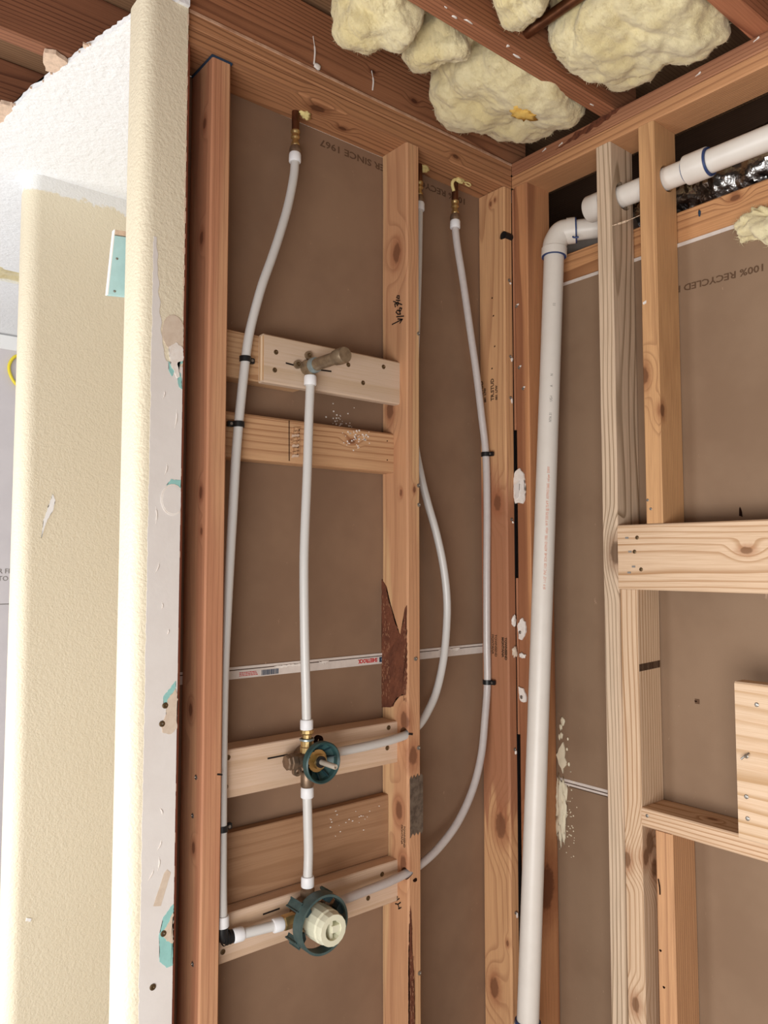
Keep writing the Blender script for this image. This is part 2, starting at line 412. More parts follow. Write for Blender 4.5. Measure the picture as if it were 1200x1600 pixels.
def stroke(name, segs, nrm, w, mat, parent):
    """pen strokes as thin flat ribbons on a plane"""
    bm = bmesh.new(); n = V(nrm).normalized()
    for st in segs:
        P = [V(p) for p in st]
        for a, b in zip(P, P[1:]):
            d = (b - a).normalized(); s = d.cross(n) * w / 2; e = d * w * 0.35
            vs_ = [a - e + s, b + e + s, b + e - s, a - e - s]
            lo = [bm.verts.new(v) for v in vs_]; hi = [bm.verts.new(v + n * 0.0004) for v in vs_]
            bm.faces.new(hi)
            for i in range(4): bm.faces.new((lo[i], lo[(i + 1) % 4], hi[(i + 1) % 4], hi[i]))
    return place(name, finish(bm, name), mat, parent)

PB, PT = 2.392, 2.460        # underside and top of the top plates
DW = 0.089                   # stud depth: inner face of the boards beyond

# ================================================================== SETTING
struct(box('floor', (-3.4, 0.7, -2.6, 2.6, -0.06, 0.0), M['floor']))
subf = wood('subfloor_boards', srgb(150, 108, 76), srgb(112, 74, 48), freq=70, seed=3, stain=0.4)
o = board('ceiling', (-3.4, 0.7, -2.6, 2.6, 2.612, 2.64), 'x', subf, rough=0, bev=0.001); struct(o)

# back wall boards (their brown backs) with the taped joint
wb = box('wall_back', (-0.884, 0.02, DW, DW + 0.013, 0.0, 1.211), M['paper']); struct(wb)
up = box('upper_board', (-0.884, 0.02, DW, DW + 0.013, 1.211, 2.392), M['paper'], wb)
strip = box('edge_tape', (-0.88, 0.0, DW - 0.0012, DW, 1.211, 1.2275), M['tape'], wb)
box('board_joint_gap', (-0.88, 0.0, DW - 0.0018, DW - 0.0002, 1.2275, 1.2295), M['ink_brown'], wb)
box('tape_lip', (-0.88, 0.0, DW - 0.0022, DW - 0.0002, 1.2295, 1.2345), M['tape'], wb)
for k, (a, b) in enumerate(((-0.64, -0.565), (-0.53, -0.505), (-0.185, -0.11))):
    slab('torn_tape', [(a, DW - 0.002, 1.229), (b, DW - 0.002, 1.230), (b - 0.01, DW - 0.002, 1.224), ((a + b) / 2, DW - 0.002, 1.2265), (a + 0.012, DW - 0.002, 1.2235)], (0, -1, 0), 0.0025, M['gypsum'], wb, 0.001, k)
text('board_print', '100% RECYCLED PAPER SINCE 1967', 0.0215, (-0.075, DW - 0.0003, 2.374), (-1, 0, 0), (0, 0, -1), M['ink_faint'], up, sx=1.36, bold=0.0003)
text('tape_brand_print', 'SHEETROCK', 0.0120, (-0.370, DW - 0.0014, 1.2245), (-1, 0, 0), (0, 0, -1), M['ink_red'], strip, sx=0.80, bold=0.0004)
box('tape_logo', (-0.364, -0.348, DW - 0.0018, DW - 0.001, 1.2145, 1.2255), M['ink_blue'], strip)
text('logo_letters', 'USG', 0.006, (-0.3495, DW - 0.0019, 1.222), (-1, 0, 0), (0, 0, -1), M['tape'], strip, sx=0.8)
bm = bmesh.new(); rnd = random.Random(4); x = -0.668
while x < -0.630:
    w = rnd.choice((0.0007, 0.0012, 0.0018)); bm_box(bm, x, x + w, DW - 0.0018, DW - 0.001, 1.213, 1.2235); x += w + rnd.choice((0.0008, 0.0013))
place('tape_barcode', finish(bm, 'tape_barcode'), M['ink_blue'], strip)
bm = bmesh.new(); rnd = random.Random(9)       # print too small to read: rows of red dashes
for z in (1.2215, 1.2185, 1.2155):
    x = -0.718
    while x < -0.681:
        w = rnd.uniform(0.002, 0.006); bm_box(bm, x, x + w, DW - 0.0018, DW - 0.001, z, z + 0.0013); x += w + 0.0012
o = place('tape_small_print', finish(bm, 'tape_small_print'), M['ink_red'], strip); o['kind'] = 'stuff'

# right wall boards beyond the studs
wr = box('wall_right', (DW, DW + 0.013, -1.9, 0.02, 0.0, 0.896), M['paper2']); struct(wr)
ur = box('upper_board', (DW, DW + 0.013, -1.9, 0.02, 0.912, 2.136), M['paper2'], wr)
box('board_joint_gap', (DW + 0.001, DW + 0.012, -1.9, 0.02, 0.896, 0.912), M['ink_brown'], wr)
box('edge_tape', (DW - 0.001, DW + 0.004, -1.9, 0.02, 0.8985, 0.9035), M['tape'], wr)
box('edge_tape', (DW - 0.001, DW + 0.004, -1.9, 0.02, 0.906, 0.9125), M['tape'], wr)
box('torn_paper_edge', (DW - 0.001, DW + 0.006, -1.9, 0.02, 2.134, 2.142), M['tape'], wr)
text('board_print', '100% RECYCLED PAPER', 0.0205, (DW - 0.0004, -0.590, 2.041), (0, 1, 0.03), (0, 0.03, -1), M['ink_faint'], ur, sx=1.18, bold=0.0003)
slab('nail_dent', [(DW - 0.0004, -0.415, 1.151), (DW - 0.0004, -0.425, 1.151), (DW - 0.0004, -0.425, 1.141), (DW - 0.0004, -0.415, 1.141)], (-1, 0, 0), 0.0005, M['ink_faint'], ur)
blob('nail_hole', (DW - 0.0005, -0.417, 1.146), (0.0008, 0.003, 0.002), M['hole'], ur, 2)
slab('scuff_mark', [(DW - 0.0004, -0.523, 1.552), (DW - 0.0004, -0.526, 1.546), (DW - 0.0004, -0.528, 1.531), (DW - 0.0004, -0.522, 1.534)], (-1, 0, 0), 0.0006, M['hole'], ur, 0.001, 4)
# sheathing far behind the right wall closes the dark cavity
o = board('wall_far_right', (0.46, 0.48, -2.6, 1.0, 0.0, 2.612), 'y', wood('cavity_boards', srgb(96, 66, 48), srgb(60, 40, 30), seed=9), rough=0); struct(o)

# finished wall end on the left (rounded corner bead) -----------------
def prism(name, outline, z0, z1, mat, nz=1):
    bm = bmesh.new(); rings = []
    for k in range(nz + 1):
        z = z0 + (z1 - z0) * k / nz; rings.append([bm.verts.new((x, y, z)) for x, y in outline])
    for a, b in zip(rings, rings[1:]):
        for i in range(len(a)):
            j = (i + 1) % len(a); bm.faces.new((a[i], a[j], b[j], b[i]))
    bm.faces.new(rings[0][::-1]); bm.faces.new(rings[-1])
    return place(name, finish(bm, name, True, 35), mat)
def arc(cx, cy, r, a0, a1, n=8):
    return [(cx + r * math.cos(math.radians(a0 + (a1 - a0) * i / n)), cy + r * math.sin(math.radians(a0 + (a1 - a0) * i / n))) for i in range(n + 1)]
rn = random.Random(12)
out = [(-0.8935, -0.013)] + arc(-0.948, 0.014, 0.027, -90, -180) + arc(-0.935, 0.047, 0.040, 180, 90) + [(-0.93, 0.087), (-0.93, 0.0005), (-0.8935, 0.0005)]
wl = prism('wall_left', out, 0.0, 2.448, M['cream'], 6); struct(wl)
# far wall of the niche with its own rounded end
out2 = [(0.15, 0.80)] + arc(-0.917, 0.838, 0.038, -90, -180) + arc(-0.905, 0.850, 0.050, 180, 90) + [(0.15, 0.90)]
w2 = prism('wall_niche', out2, 0.0, 2.448, M['cream_top'], 1); struct(w2)
o = box('wall_niche_side', (-0.30, -0.28, 0.102, 0.80, 0, 2.448), M['cream']); struct(o)
# far room
fw = box('wall_far', (-3.4, 0.6, 2.39, 2.42, 0.0, 1.255), M['far_board']); struct(fw)
box('upper_panel', (-3.4, 0.6, 2.39, 2.42, 1.259, 2.378), M['far_board'], fw)
box('white_top_strip', (-3.4, 0.6, 2.388, 2.42, 2.378, 2.44), M['white'], fw)
box('panel_joint', (-3.4, 0.6, 2.392, 2.42, 1.255, 1.259), M['ink_grey'], fw)
for s, z in (('R FI', 1.390), ('TO P', 1.358)):
    text('panel_print', s, 0.030, (-0.630, 2.389, z), (1, 0, 0), (0, 0, 1), M['ink_grey'], fw)

# ceiling drywall over the left, with a ragged cut edge
edge = [(-0.915, -0.020), (-0.945, 0.03), (-0.972, 0.11), (-0.994, 0.20), (-1.012, 0.28), (-1.029, 0.36), (-1.043, 0.43), (-1.056, 0.50), (-1.063, 0.58), (-1.068, 0.66), (-1.08, 0.80), (-1.09, 1.0), (-1.10, 1.3), (-1.10, 1.575)]
rag = []
for (a, b) in zip(edge, edge[1:]):
    n = max(2, int((V(b) - V(a)).length / 0.009))
    for i in range(n):
        p = V(a).lerp(V(b), i / n); k = noise.noise(V((p.y * 25, 3.3, 0))) * 0.006 + rn.uniform(-0.0022, 0.0022)
        rag.append((p.x + k, p.y))
poly = rag + [(-1.10, 1.575), (0.15, 1.575), (0.15, 0.102), (-0.894, 0.102), (-0.894, -0.020)]
bm = bmesh.new()
lo = [bm.verts.new((x, y, 2.448)) for x, y in poly]; hi = [bm.verts.new((x, y, 2.4595)) for x, y in poly]
bm.faces.new(lo); bm.faces.new(hi[::-1])
for i in range(len(lo)):
    j = (i + 1) % len(lo); bm.faces.new((lo[i], lo[j], hi[j], hi[i]))
bmesh.ops.triangulate(bm, faces=[f for f in bm.faces if len(f.verts) > 4])
cl = place('ceiling_drywall', finish(bm, 'ceiling_drywall'), M['white_ceiling']); struct(cl)
for i in sorted(rn.sample(range(4, 78), 13)):      # torn paper curls on the cut
    p = rag[i]
    if p[1] > 0.75: break
    s = rn.uniform(0.002, 0.007)
    slab('torn_paper', [(p[0] - s * 1.3, p[1] - s, 2.450), (p[0] + 0.006, p[1] - s * .8, 2.449), (p[0] + 0.008, p[1] + s, 2.449), (p[0] - s * 0.4, p[1] + s * 1.2, 2.452)], (0, 0, 1), 0.004, M['gypsum_edge'], cl, 0.0015, i)
slab('broken_gypsum', [(-1.060, 0.285, 2.450), (-1.040, 0.275, 2.449), (-1.015, 0.29, 2.449), (-1.018, 0.335, 2.449), (-1.040, 0.345, 2.450), (-1.052, 0.32, 2.450)], (0, 0, 1), 0.009, M['gypsum_edge'], cl, 0.002, 4)
slab('broken_gypsum', [(-1.083, 0.53, 2.450), (-1.060, 0.52, 2.449), (-1.050, 0.56, 2.449), (-1.058, 0.62, 2.449), (-1.082, 0.61, 2.450)], (0, 0, 1), 0.009, M['gypsum_edge'], cl, 0.002, 6)
cl2 = box('ceiling_far_drywall', (-3.0, 0.15, 1.70, 2.39, 2.448, 2.461), M['white_ceiling']); struct(cl2)
# joint compound strip, patches and scars on the left wall end
yf = -0.013
bm = bmesh.new(); rows = []; z = 0.35
while z < 2.012:                          # skimmed strip with a wandering left edge and a tapering top
    xl = -0.9515 + noise.noise(V((z * 30, 1.0, 0))) * 0.0012 + rn.uniform(-0.0007, 0.0007)
    t_ = max(0.0, (z - 1.79) / 0.222); xr = -0.8936 if z < 1.79 else -0.925 - 0.0215 * t_ ** 0.6 + noise.noise(V((z * 60, 4.0, 0))) * 0.003
    rows.append([bm.verts.new(p) for p in ((xl, yf, z), (xl, yf - 0.0008, z), (max(xr, xl + 0.001), yf - 0.0008, z), (max(xr, xl + 0.001), yf, z))]); z += 0.006
for u, v in zip(rows, rows[1:]):
    for i in range(4): bm.faces.new((u[i], u[(i + 1) % 4], v[(i + 1) % 4], v[i]))
bm.faces.new(rows[0][::-1]); bm.faces.new(rows[-1])
place('joint_compound', finish(bm, 'joint_compound'), M['compound'], wl)
def disc(cx, cz, rx, rz, n=22, clip=-0.8937):
    return [(min(cx + rx * math.cos(2 * PI * i / n), clip), yf, cz + rz * math.sin(2 * PI * i / n)) for i in range(n)]
slab('mud_patch', disc(-0.912, 1.842, 0.021, 0.032), (0, -1, 0), 0.0016, M['mud'], wl, 0.0004, 2)
slab('mud_tail', [(-0.921, yf, 1.815), (-0.908, yf, 1.825), (-0.894, yf, 1.818), (-0.893, yf, 1.795), (-0.905, yf, 1.79), (-0.899, yf, 1.765), (-0.9045, yf, 1.762), (-0.9165, yf, 1.785)], (0, -1, 0), 0.0026, M['gypsum'], wl, 0.001, 3)
slab('exposed_board', [(-0.921, yf, 1.79), (-0.916, yf, 1.785), (-0.908, yf, 1.776), (-0.9135, yf, 1.764), (-0.9195, yf, 1.775)], (0, -1, 0), 0.0014, M['teal'], wl, 0.0008, 4)
slab('exposed_board', [(-0.905, yf, 1.776), (-0.8965, yf, 1.772), (-0.8945, yf, 1.744), (-0.9005, yf, 1.748)], (0, -1, 0), 0.0014, M['teal'], wl, 0.0008, 5)
slab('exposed_board', [(-0.8965, yf, 1.808), (-0.8938, yf, 1.81), (-0.894, yf, 1.79), (-0.903, yf, 1.787), (-0.9005, yf, 1.792)], (0, -1, 0), 0.0018, M['teal'], wl, 0.0006, 6)
slab('mud_ring', disc(-0.9085, 1.548, 0.0215, 0.0275), (0, -1, 0), 0.0022, M['gypsum'], wl, 0.0003, 7)
slab('mud_patch', disc(-0.9080, 1.548, 0.0192, 0.0245), (0, -1, 0), 0.0026, M['compound'], wl, 0.0003, 7)
slab('exposed_board', [(-0.920, yf, 1.572), (-0.912, yf, 1.583), (-0.8938, yf, 1.583), (-0.8938, yf, 1.565), (-0.9005, yf, 1.573), (-0.909, yf, 1.572)], (0, -1, 0), 0.0014, M['teal'], wl, 0.0008, 8)
slab('exposed_board', [(-0.9185, yf, 1.212), (-0.906, yf, 1.225), (-0.8975, yf, 1.236), (-0.8965, yf, 1.225), (-0.905, yf, 1.205), (-0.9185, yf, 1.195)], (0, -1, 0), 0.0014, M['teal'], wl, 0.0008, 9)
slab('torn_gypsum', [(-0.912, yf, 1.205), (-0.898, yf, 1.222), (-0.8934, yf, 1.21), (-0.894, yf, 1.155), (-0.905, yf, 1.146), (-0.92, yf, 1.152), (-0.921, yf, 1.166), (-0.914, yf, 1.18)], (0, -1, 0), 0.0022, M['mud'], wl, 0.001, 10)
slab('exposed_board', [(-0.895, yf, 0.862), (-0.912, yf, 0.845), (-0.919, yf, 0.815), (-0.917, yf, 0.775), (-0.905, yf, 0.762), (-0.8937, yf, 0.762), (-0.8937, yf, 0.86)], (0, -1, 0), 0.0014, M['teal'], wl, 0.0008, 11)
slab('torn_gypsum', [(-0.895, yf, 0.848), (-0.905, yf, 0.832), (-0.913, yf, 0.818), (-0.906, yf, 0.805), (-0.8937, yf, 0.798)], (0, -1, 0), 0.0022, M['mud'], wl, 0.0012, 12)
tp = slab('masking_tape', [(-0.930, yf, 0.868), (-0.9165, yf, 0.865), (-0.900, yf, 0.915), (-0.9065, yf, 0.922), (-0.912, yf, 0.917)], (0, -1, 0), 0.0012, M['mud'], wl, 0.0002, 13)
for p in ((-0.9155, 1.196), (-0.9205, 1.166), (-0.9115, 0.819), (-0.9285, 0.738)):
    screw((p[0], yf - 0.002, p[1]), (0, -1, 0), wl, 0.0052)
for k, (x, z, l, a) in enumerate(((-0.928, 1.73, 0.016, 80), (-0.905, 1.69, 0.035, 85), (-0.9215, 1.60, 0.02, 80), (-0.934, 1.43, 0.02, 70), (-0.9245, 1.365, 0.012, 88), (-0.913, 1.32, 0.012, 75), (-0.919, 1.02, 0.014, 110), (-0.921, 0.965, 0.018, 65), (-0.922, 0.935, 0.022, 85), (-0.935, 0.92, 0.02, 60), (-0.938, 1.52, 0.03, 92))):
    d = V((math.cos(math.radians(a)), 0, math.sin(math.radians(a)))) * l / 2
    tube('plaster_ridge', [V((x, yf - 0.0008, z)) - d, V((x + 0.0015, yf - 0.0012, z)), V((x, yf - 0.0008, z)) + d], [0.0004] * 4 + [0.0011] * 9 + [0.0004] * 4, M['gypsum'], wl, 6)
bm = bmesh.new(); rnd = random.Random(8)
for k in range(70):                       # crumbling drywall paper along the cut
    z = 0.45 + k * 0.0285; s = rnd.uniform(0.0, 0.0012)
    bm_box(bm, -0.8955, -0.8935 + s, yf - 0.0004, -0.001, z, z + rnd.uniform(0.008, 0.026))
place('crumbled_edge', finish(bm, 'crumbled_edge'), M['gypsum_edge'], wl)
slab('paint_scuff', [(-0.872, 0.7995, 1.615), (-0.866, 0.7995, 1.60), (-0.869, 0.7995, 1.575), (-0.885, 0.7995, 1.545), (-0.897, 0.7995, 1.50), (-0.893, 0.7995, 1.548), (-0.884, 0.7995, 1.575)], (0, -1, 0), 0.0006, M['white'], w2, 0.0008, 3)
slab('paint_chip', [(-0.906, 0.7995, 0.564), (-0.895, 0.7995, 0.560), (-0.897, 0.7995, 0.554), (-0.908, 0.7995, 0.557)], (0, -1, 0), 0.002, M['white'], w2, 0.001, 3)

# ================================================================== FRAMING
redL, redD = srgb(176, 108, 76), srgb(120, 64, 42)
tag(board('wall_stud', (-0.926, -0.8815, 0.001, DW, 0, PB), 'z', W('red_brown_stud_wood', srgb(182, 102, 78), srgb(140, 72, 52), freq=70, seed=1, line=0.3), seed=1),
    'dark red-brown stud whose edge shows beside the cream wall end', 'stud')
sa = tag(board('wall_stud', (-0.838, -0.799, 0.0, DW, 0, PB - 0.003), 'z',
    W('stud_wood_a', srgb(206, 146, 104), srgb(150, 92, 62), heart=srgb(186, 116, 82), hamt=0.75, freq=60, pith=(0.12, 0.02), wob=0.004, seed=2.2, line=0.4, stain=0.3,
      knots=[(-0.838, 0.03, 2.27, .006), (-0.838, 0.035, 2.05, .007), (-0.838, 0.022, 1.567, .006), (-0.838, 0.017, 1.496, .004), (-0.838, 0.05, 1.17, .007), (-0.838, .03, .93, .006)]), seed=2),
    'tall wall stud left of the shower plumbing bay, blue tape at its top', 'stud')
box('blue_shim', (-0.84, -0.797, -0.001, 0.086, PB - 0.005, PB - 0.001), M['ink_blue'], sa)
for z, y in ((1.055, .023), (0.731, .025), (0.985, .034)): screw((-0.8385, y, z), (-1, 0, 0), sa, 0.0045, M['steel'])
stroke('pencil_tick', [[(-0.808, -0.0006, 1.06), (-0.7995, -0.0006, 1.058)]], (0, -1, 0), 0.003, M['ink'], sa)

sb = tag(board('wall_stud', (-0.3555, -0.317, 0.0, DW, 0, PB), 'z',
    W('stud_wood_b', srgb(214, 164, 116), srgb(158, 100, 66), heart=srgb(196, 128, 90), hamt=0.6, freq=45, pith=(0.10, -0.03), wob=0.012, seed=5.5, line=0.4, stain=0.15,
      knots=[(-0.3555, 0.036, 2.145, .013), (-0.3555, 0.012, 1.094, .012), (-0.3555, 0.03, 0.90, .011), (-0.3555, 0.0215, 1.5935, .004), (-0.34, -0.001, 1.02, .012), (-0.335, 0.0, 1.6, .004), (-0.3555, 0.016, 0.79, .010), (-0.3555, 0.06, 1.785, 0.012)]), seed=5, rough=0.0006, bev=0.004),
    'middle wall stud with marker writing, bark patches and a metal nail plate', 'stud')
def onx(l, x): return [(x, y, z) for y, z in l]
b1 = onx([(0.0885, 1.40), (0.0734, 1.3866), (0.0621, 1.3511), (0.0509, 1.3302), (0.0398, 1.3025), (0.0246, 1.2797), (0.0137, 1.3111), (0.008, 1.3394), (0.003, 1.345), (0.0025, 1.2713), (0.003, 1.1683), (0.006, 1.1522), (0.0184, 1.1511), (0.0401, 1.1385), (0.0489, 1.1191), (0.0885, 1.113)], -0.3555)
bk = slab('bark_patch', b1, (-1, 0, 0), 0.0012, M['bark'], sb, 0.0015, 3)
bm = bmesh.new(); rnd = random.Random(21)
for k in range(120):
    y = rnd.choice((rnd.uniform(0.058, 0.086), rnd.uniform(0.058, 0.086), rnd.uniform(0.003, 0.012))); z = rnd.uniform(1.135, 1.36)
    if y < 0.02 and z > 1.32: continue
    bm_box(bm, -0.3575, -0.3562, y, y + rnd.uniform(0.0005, 0.0012), z, z + rnd.uniform(0.002, 0.008))
o = place('bark_fibres', finish(bm, 'bark_fibres'), M['bark_fleck'], bk); o['kind'] = 'stuff'
b2 = [(-0.3501, 0, 0.7076), (-0.3455, 0, 0.66), (-0.346, 0, 0.6218), (-0.3405, 0, 0.5669), (-0.3364, 0, 0.40), (-0.3552, 0, 0.40), (-0.3552, 0, 0.56), (-0.3545, 0, 0.6114), (-0.352, 0, 0.6755)]
bk2 = slab('bark_patch', b2, (0, -1, 0), 0.0012, M['bark'], sb, 0.001, 6)
bm = bmesh.new()
for k in range(30):
    z = rnd.uniform(0.41, 0.60); x = rnd.uniform(-0.353, -0.341)
    bm_box(bm, x, x + rnd.uniform(0.0006, 0.0014), -0.0020, -0.001, z, z + rnd.uniform(0.003, 0.009))
o = place('bark_fibres', finish(bm, 'bark_fibres'), M['bark_fleck'], bk2); o['kind'] = 'stuff'
npl = [(-0.3505, 0, 0.972), (-0.347, 0, 0.978), (-0.343, 0, 0.971), (-0.339, 0, 0.979), (-0.334, 0, 0.972), (-0.329, 0, 0.98), (-0.324, 0, 0.973), (-0.319, 0, 0.979), (-0.3135, 0, 0.974), (-0.3135, 0, 0.857), (-0.318, 0, 0.851), (-0.323, 0, 0.857), (-0.328, 0, 0.850), (-0.333, 0, 0.857), (-0.338, 0, 0.851), (-0.343, 0, 0.857), (-0.3505, 0, 0.848)]
slab('nail_plate', npl, (0, -1, 0), 0.0016, M['plate_metal'], sb, 0, 1)
hw = [[(0.0505, 1.9816), (0.0146, 1.9848)], [(0.0302, 1.9893), (0.0146, 1.9848), (0.0235, 1.9781)], [(0.0347, 1.9956), (0.0102, 1.991)],
      [(0.0302, 2.0004), (0.0369, 2.0065), (0.0324, 2.0098), (0.0212, 2.0055), (0.0168, 2.0103), (0.0234, 2.0134), (0.0257, 2.0081), (0.0212, 1.9982), (0.0302, 2.0004)],
      [(0.0391, 2.0195), (0.0414, 2.027), (0.0346, 2.0262), (0.0324, 2.0207), (0.0279, 2.0239), (0.0301, 2.029)], [(0.0459, 2.0341), (0.0168, 2.0191)],
      [(0.0366, 2.0346), (0.0234, 2.0302)], [(0.0256, 2.0352), (0.0346, 2.0396), (0.0323, 2.0434), (0.0256, 2.0416), (0.0256, 2.0357)]]
stroke('marker_writing', [onx(s, -0.3566) for s in hw], (-1, 0, 0), 0.0026, M['ink'], sb)
hw2 = [[(0.0432, 0.7123), (0.0346, 0.7165), (0.0368, 0.7077), (0.0282, 0.7145)], [(0.0411, 0.6995), (0.0325, 0.701), (0.0240, 0.7078)], [(0.0325, 0.701), (0.0282, 0.693)], [(0.0304, 0.6923), (0.0219, 0.6978)]]
stroke('marker_writing', [onx(s, -0.3566) for s in hw2], (-1, 0, 0), 0.0022, M['ink'], sb)
stroke('marker_tick', [[(-0.353, -0.0012, 1.069), (-0.344, -0.0012, 1.067)]], (0, -1, 0), 0.004, M['ink'], sb)
text('mill_stamp', 'TOWNSEND', 0.008, (-0.3564, 0.014, 0.872), (0, 0, -1), (0, -1, 0), M['ink_faint'], sb)
text('mill_stamp', 'MONTANA', 0.008, (-0.3564, 0.022, 0.872), (0, 0, -1), (0, -1, 0), M['ink_faint'], sb)
for z, x in ((1.955, -0.322), (1.61, -0.323), (1.567, -0.322), (1.228, -0.333), (1.035, -0.325), (0.56, -0.324)):
    screw((x, -0.0012, z), (0, -1, 0), sb, 0.0045, M['steel'])
# black notches where tubes pass the middle stud
bore(sb, (-0.38, 0.0085, 1.0615), (-0.29, 0.0235, 1.0860), 0.0125)
bore(sb, (-0.38, 0.0065, 0.7700), (-0.29, 0.0200, 0.7790), 0.0125)
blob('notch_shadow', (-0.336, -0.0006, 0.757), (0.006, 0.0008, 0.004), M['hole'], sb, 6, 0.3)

sc = tag(board('wall_stud', (-0.031, 0.0005, 0.0, DW, 0, PB - 0.002), 'z',
    W('stud_wood_c', srgb(216, 158, 108), srgb(164, 104, 66), heart=srgb(160, 90, 62), hamt=1.0, hzone=(0.80 - 1.195, 1.60 - 1.195), freq=55, pith=(-0.09, 0.03), wob=0.016, seed=8.1, line=0.5, stain=0.15,
      knots=[(-0.031, 0.031, 1.588, .012), (-0.031, 0.03, 0.80, .017), (-0.031, 0.055, 0.41, .014), (-0.031, 0.045, 2.36, .004), (-0.031, 0.03, 2.365, .003), (-0.031, 0.012, 0.53, .004)]), seed=8, bev=0.004),
    'corner wall stud that the long looping tube is clamped to', 'stud')
for yy, b in ((0.041, 'TR.STUD'), (0.029, '001  L7W')):
    text('mill_stamp', b, 0.0145 if b[0] == 'T' else 0.009, (-0.0318, yy - 0.002, 1.847), (0, 0, 1), (0, 1, 0), M['ink_brown'], sc, bold=0.0003)
for yy, b in ((0.080, 'TR.STUD'), (0.070, '001  L7W')):
    text('mill_stamp', b, 0.0145 if b[0] == 'T' else 0.009, (-0.0318, yy - 0.004, 1.847), (0, 0, 1), (0, 1, 0), M['ink_brown'], sc, bold=0.0003)
for yy, b in ((0.047, 'TOWNSEND'), (0.057, 'MONTANA')):
    text('mill_stamp', b, 0.0095, (-0.0318, yy - 0.004, 1.260), (0, 0, -1), (0, -1, 0), M['ink_brown'], sc)
for yy, b in ((0.004, 'TOWNSEND'), (0.014, 'MONTANA')):
    text('mill_stamp', b, 0.0095, (-0.0318, yy + 0.006, 1.255), (0, 0, -1), (0, -1, 0), M['ink_brown'], sc, bold=0.0003)
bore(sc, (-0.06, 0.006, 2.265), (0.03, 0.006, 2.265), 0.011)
cyl('hole_shade', (-0.027, 0.006, 2.265), (-0.001, 0.006, 2.265), 0.0105, M['black'], sc, 18)  # black fill in the bore stands in for the shade of a deep hole
for z, y in ((2.112, .042), (2.065, .038), (1.985, .034), (1.93, .044)): blob('nail_hole', (-0.0314, y, z), (0.0006, 0.0024, 0.0024), M['hole'], sc, int(z * 10), 0.4, 1.6, 1)
for k, (x, z) in enumerate(((-0.014, 2.15), (-0.012, 1.955), (-0.013, 1.85), (-0.014, 1.545), (-0.012, 0.985), (-0.014, 0.60))):
    screw((x, -0.001, z), (0, -1, 0), sc, 0.0042, M['steel'])
    blob('plaster_crumb', (x + 0.004, -0.0015, z - 0.007), (0.0035, 0.002, 0.003 + 0.002 * (k % 3)), M['gypsum'], sc, k + 3, 0.6, 2.2, 2)
for z0, z1 in ((1.02, 1.40), (1.77, 2.388)):
    board('filler_strip', (-0.0004, 0.02, -0.0058, 0.0, z0, z1), 'z', sc.data.materials[0], sc, 0.0008)
slab('gap_shade', [(0.0008, 0.001, 0.3), (0.006, 0.001, 0.3), (0.006, 0.001, 1.02), (0.0008, 0.001, 1.02)], (0, 1, 0), 0.02, M['black'], sc)  # black slabs paint the shadow in the gap between the corner studs
slab('gap_shade', [(0.0008, 0.001, 1.405), (0.004, 0.001, 1.405), (0.004, 0.001, 1.765), (0.0008, 0.001, 1.765)], (0, 1, 0), 0.02, M['black'], sc)

sd = tag(board('wall_stud', (0.0, DW, -0.049, -0.006, 0, PB), 'z',
    W('stud_wood_d', srgb(212, 142, 90), srgb(140, 80, 46), heart=srgb(150, 88, 56), hamt=0.75, freq=170, pith=(0.25, 0.03), wob=0.006, seed=11.3, line=0.6, stain=0.25,
      knots=[(0.04, -0.049, 0.66, .03)]), seed=11),
    'orange corner stud of the right wall, half hidden behind the white pipe', 'stud')
for k, (y, z) in enumerate(((-0.012, 2.083), (-0.018, 1.925), (-0.03, 1.87))):
    screw((-0.0008, y, z), (-1, 0, 0), sd, 0.004, M['steel'])
    blob('plaster_crumb', (-0.0015, y - 0.005, z + 0.003), (0.0012, 0.0035, 0.0025), M['gypsum'], sd, k + 13, 0.6, 2.2, 2)
def scrap(pts, seed, label):
    o = slab('plaster_scrap', [(-0.001, y, z) for y, z in pts], (-1, 0, 0), 0.004, M['gypsum'], None, 0.002, seed)
    return tag(o, label, 'plaster scrap', 'torn plaster scraps on the corner studs')
s1 = scrap([(0.004, 1.64), (-0.006, 1.665), (-0.02, 1.672), (-0.034, 1.65), (-0.036, 1.60), (-0.028, 1.585), (-0.005, 1.585), (0.002, 1.61)], 1, 'largest torn plaster scrap, beside the upper clamp on the corner studs')
slab('torn_paper', [(-0.005, -0.002, 1.63), (-0.005, -0.022, 1.64), (-0.005, -0.018, 1.60), (-0.005, -0.008, 1.595)], (-1, 0, 0), 0.002, M['compound'], s1, 0.001, 3)
s2 = scrap([(-0.008, 1.29), (-0.022, 1.302), (-0.032, 1.295), (-0.034, 1.27), (-0.02, 1.25), (-0.01, 1.252)], 2, 'torn plaster scrap with a nail beside the stamped corner stud')
screw((-0.0055, -0.016, 1.268), (-1, 0, 0), s2, 0.004, M['steel'])
s3 = scrap([(-0.008, 1.135), (-0.022, 1.133), (-0.031, 1.12), (-0.03, 1.10), (-0.012, 1.103)], 3, 'lowest torn plaster scrap with a nail, beside the lower clamp')
screw((-0.0055, -0.018, 1.112), (-1, 0, 0), s3, 0.0045, M['steel'])
tag(blob('plaster_crumb', (-0.012, -0.003, 1.295), (0.007, 0.004, 0.014), M['gypsum'], None, 6, 0.5), 'small white plaster crumb above the mill stamp on the corner stud', 'plaster crumb')
tag(blob('plaster_crumb', (-0.01, -0.003, 1.22), (0.008, 0.004, 0.012), M['mud'], None, 8, 0.6), 'tan plaster crumb smeared across the stamp on the corner stud', 'plaster crumb')
tag(blob('plaster_crumb', (-0.003, -0.02, 1.212), (0.003, 0.010, 0.006), M['gypsum'], None, 9, 0.5), 'flat white plaster crumb between stamp and white pipe', 'plaster crumb')

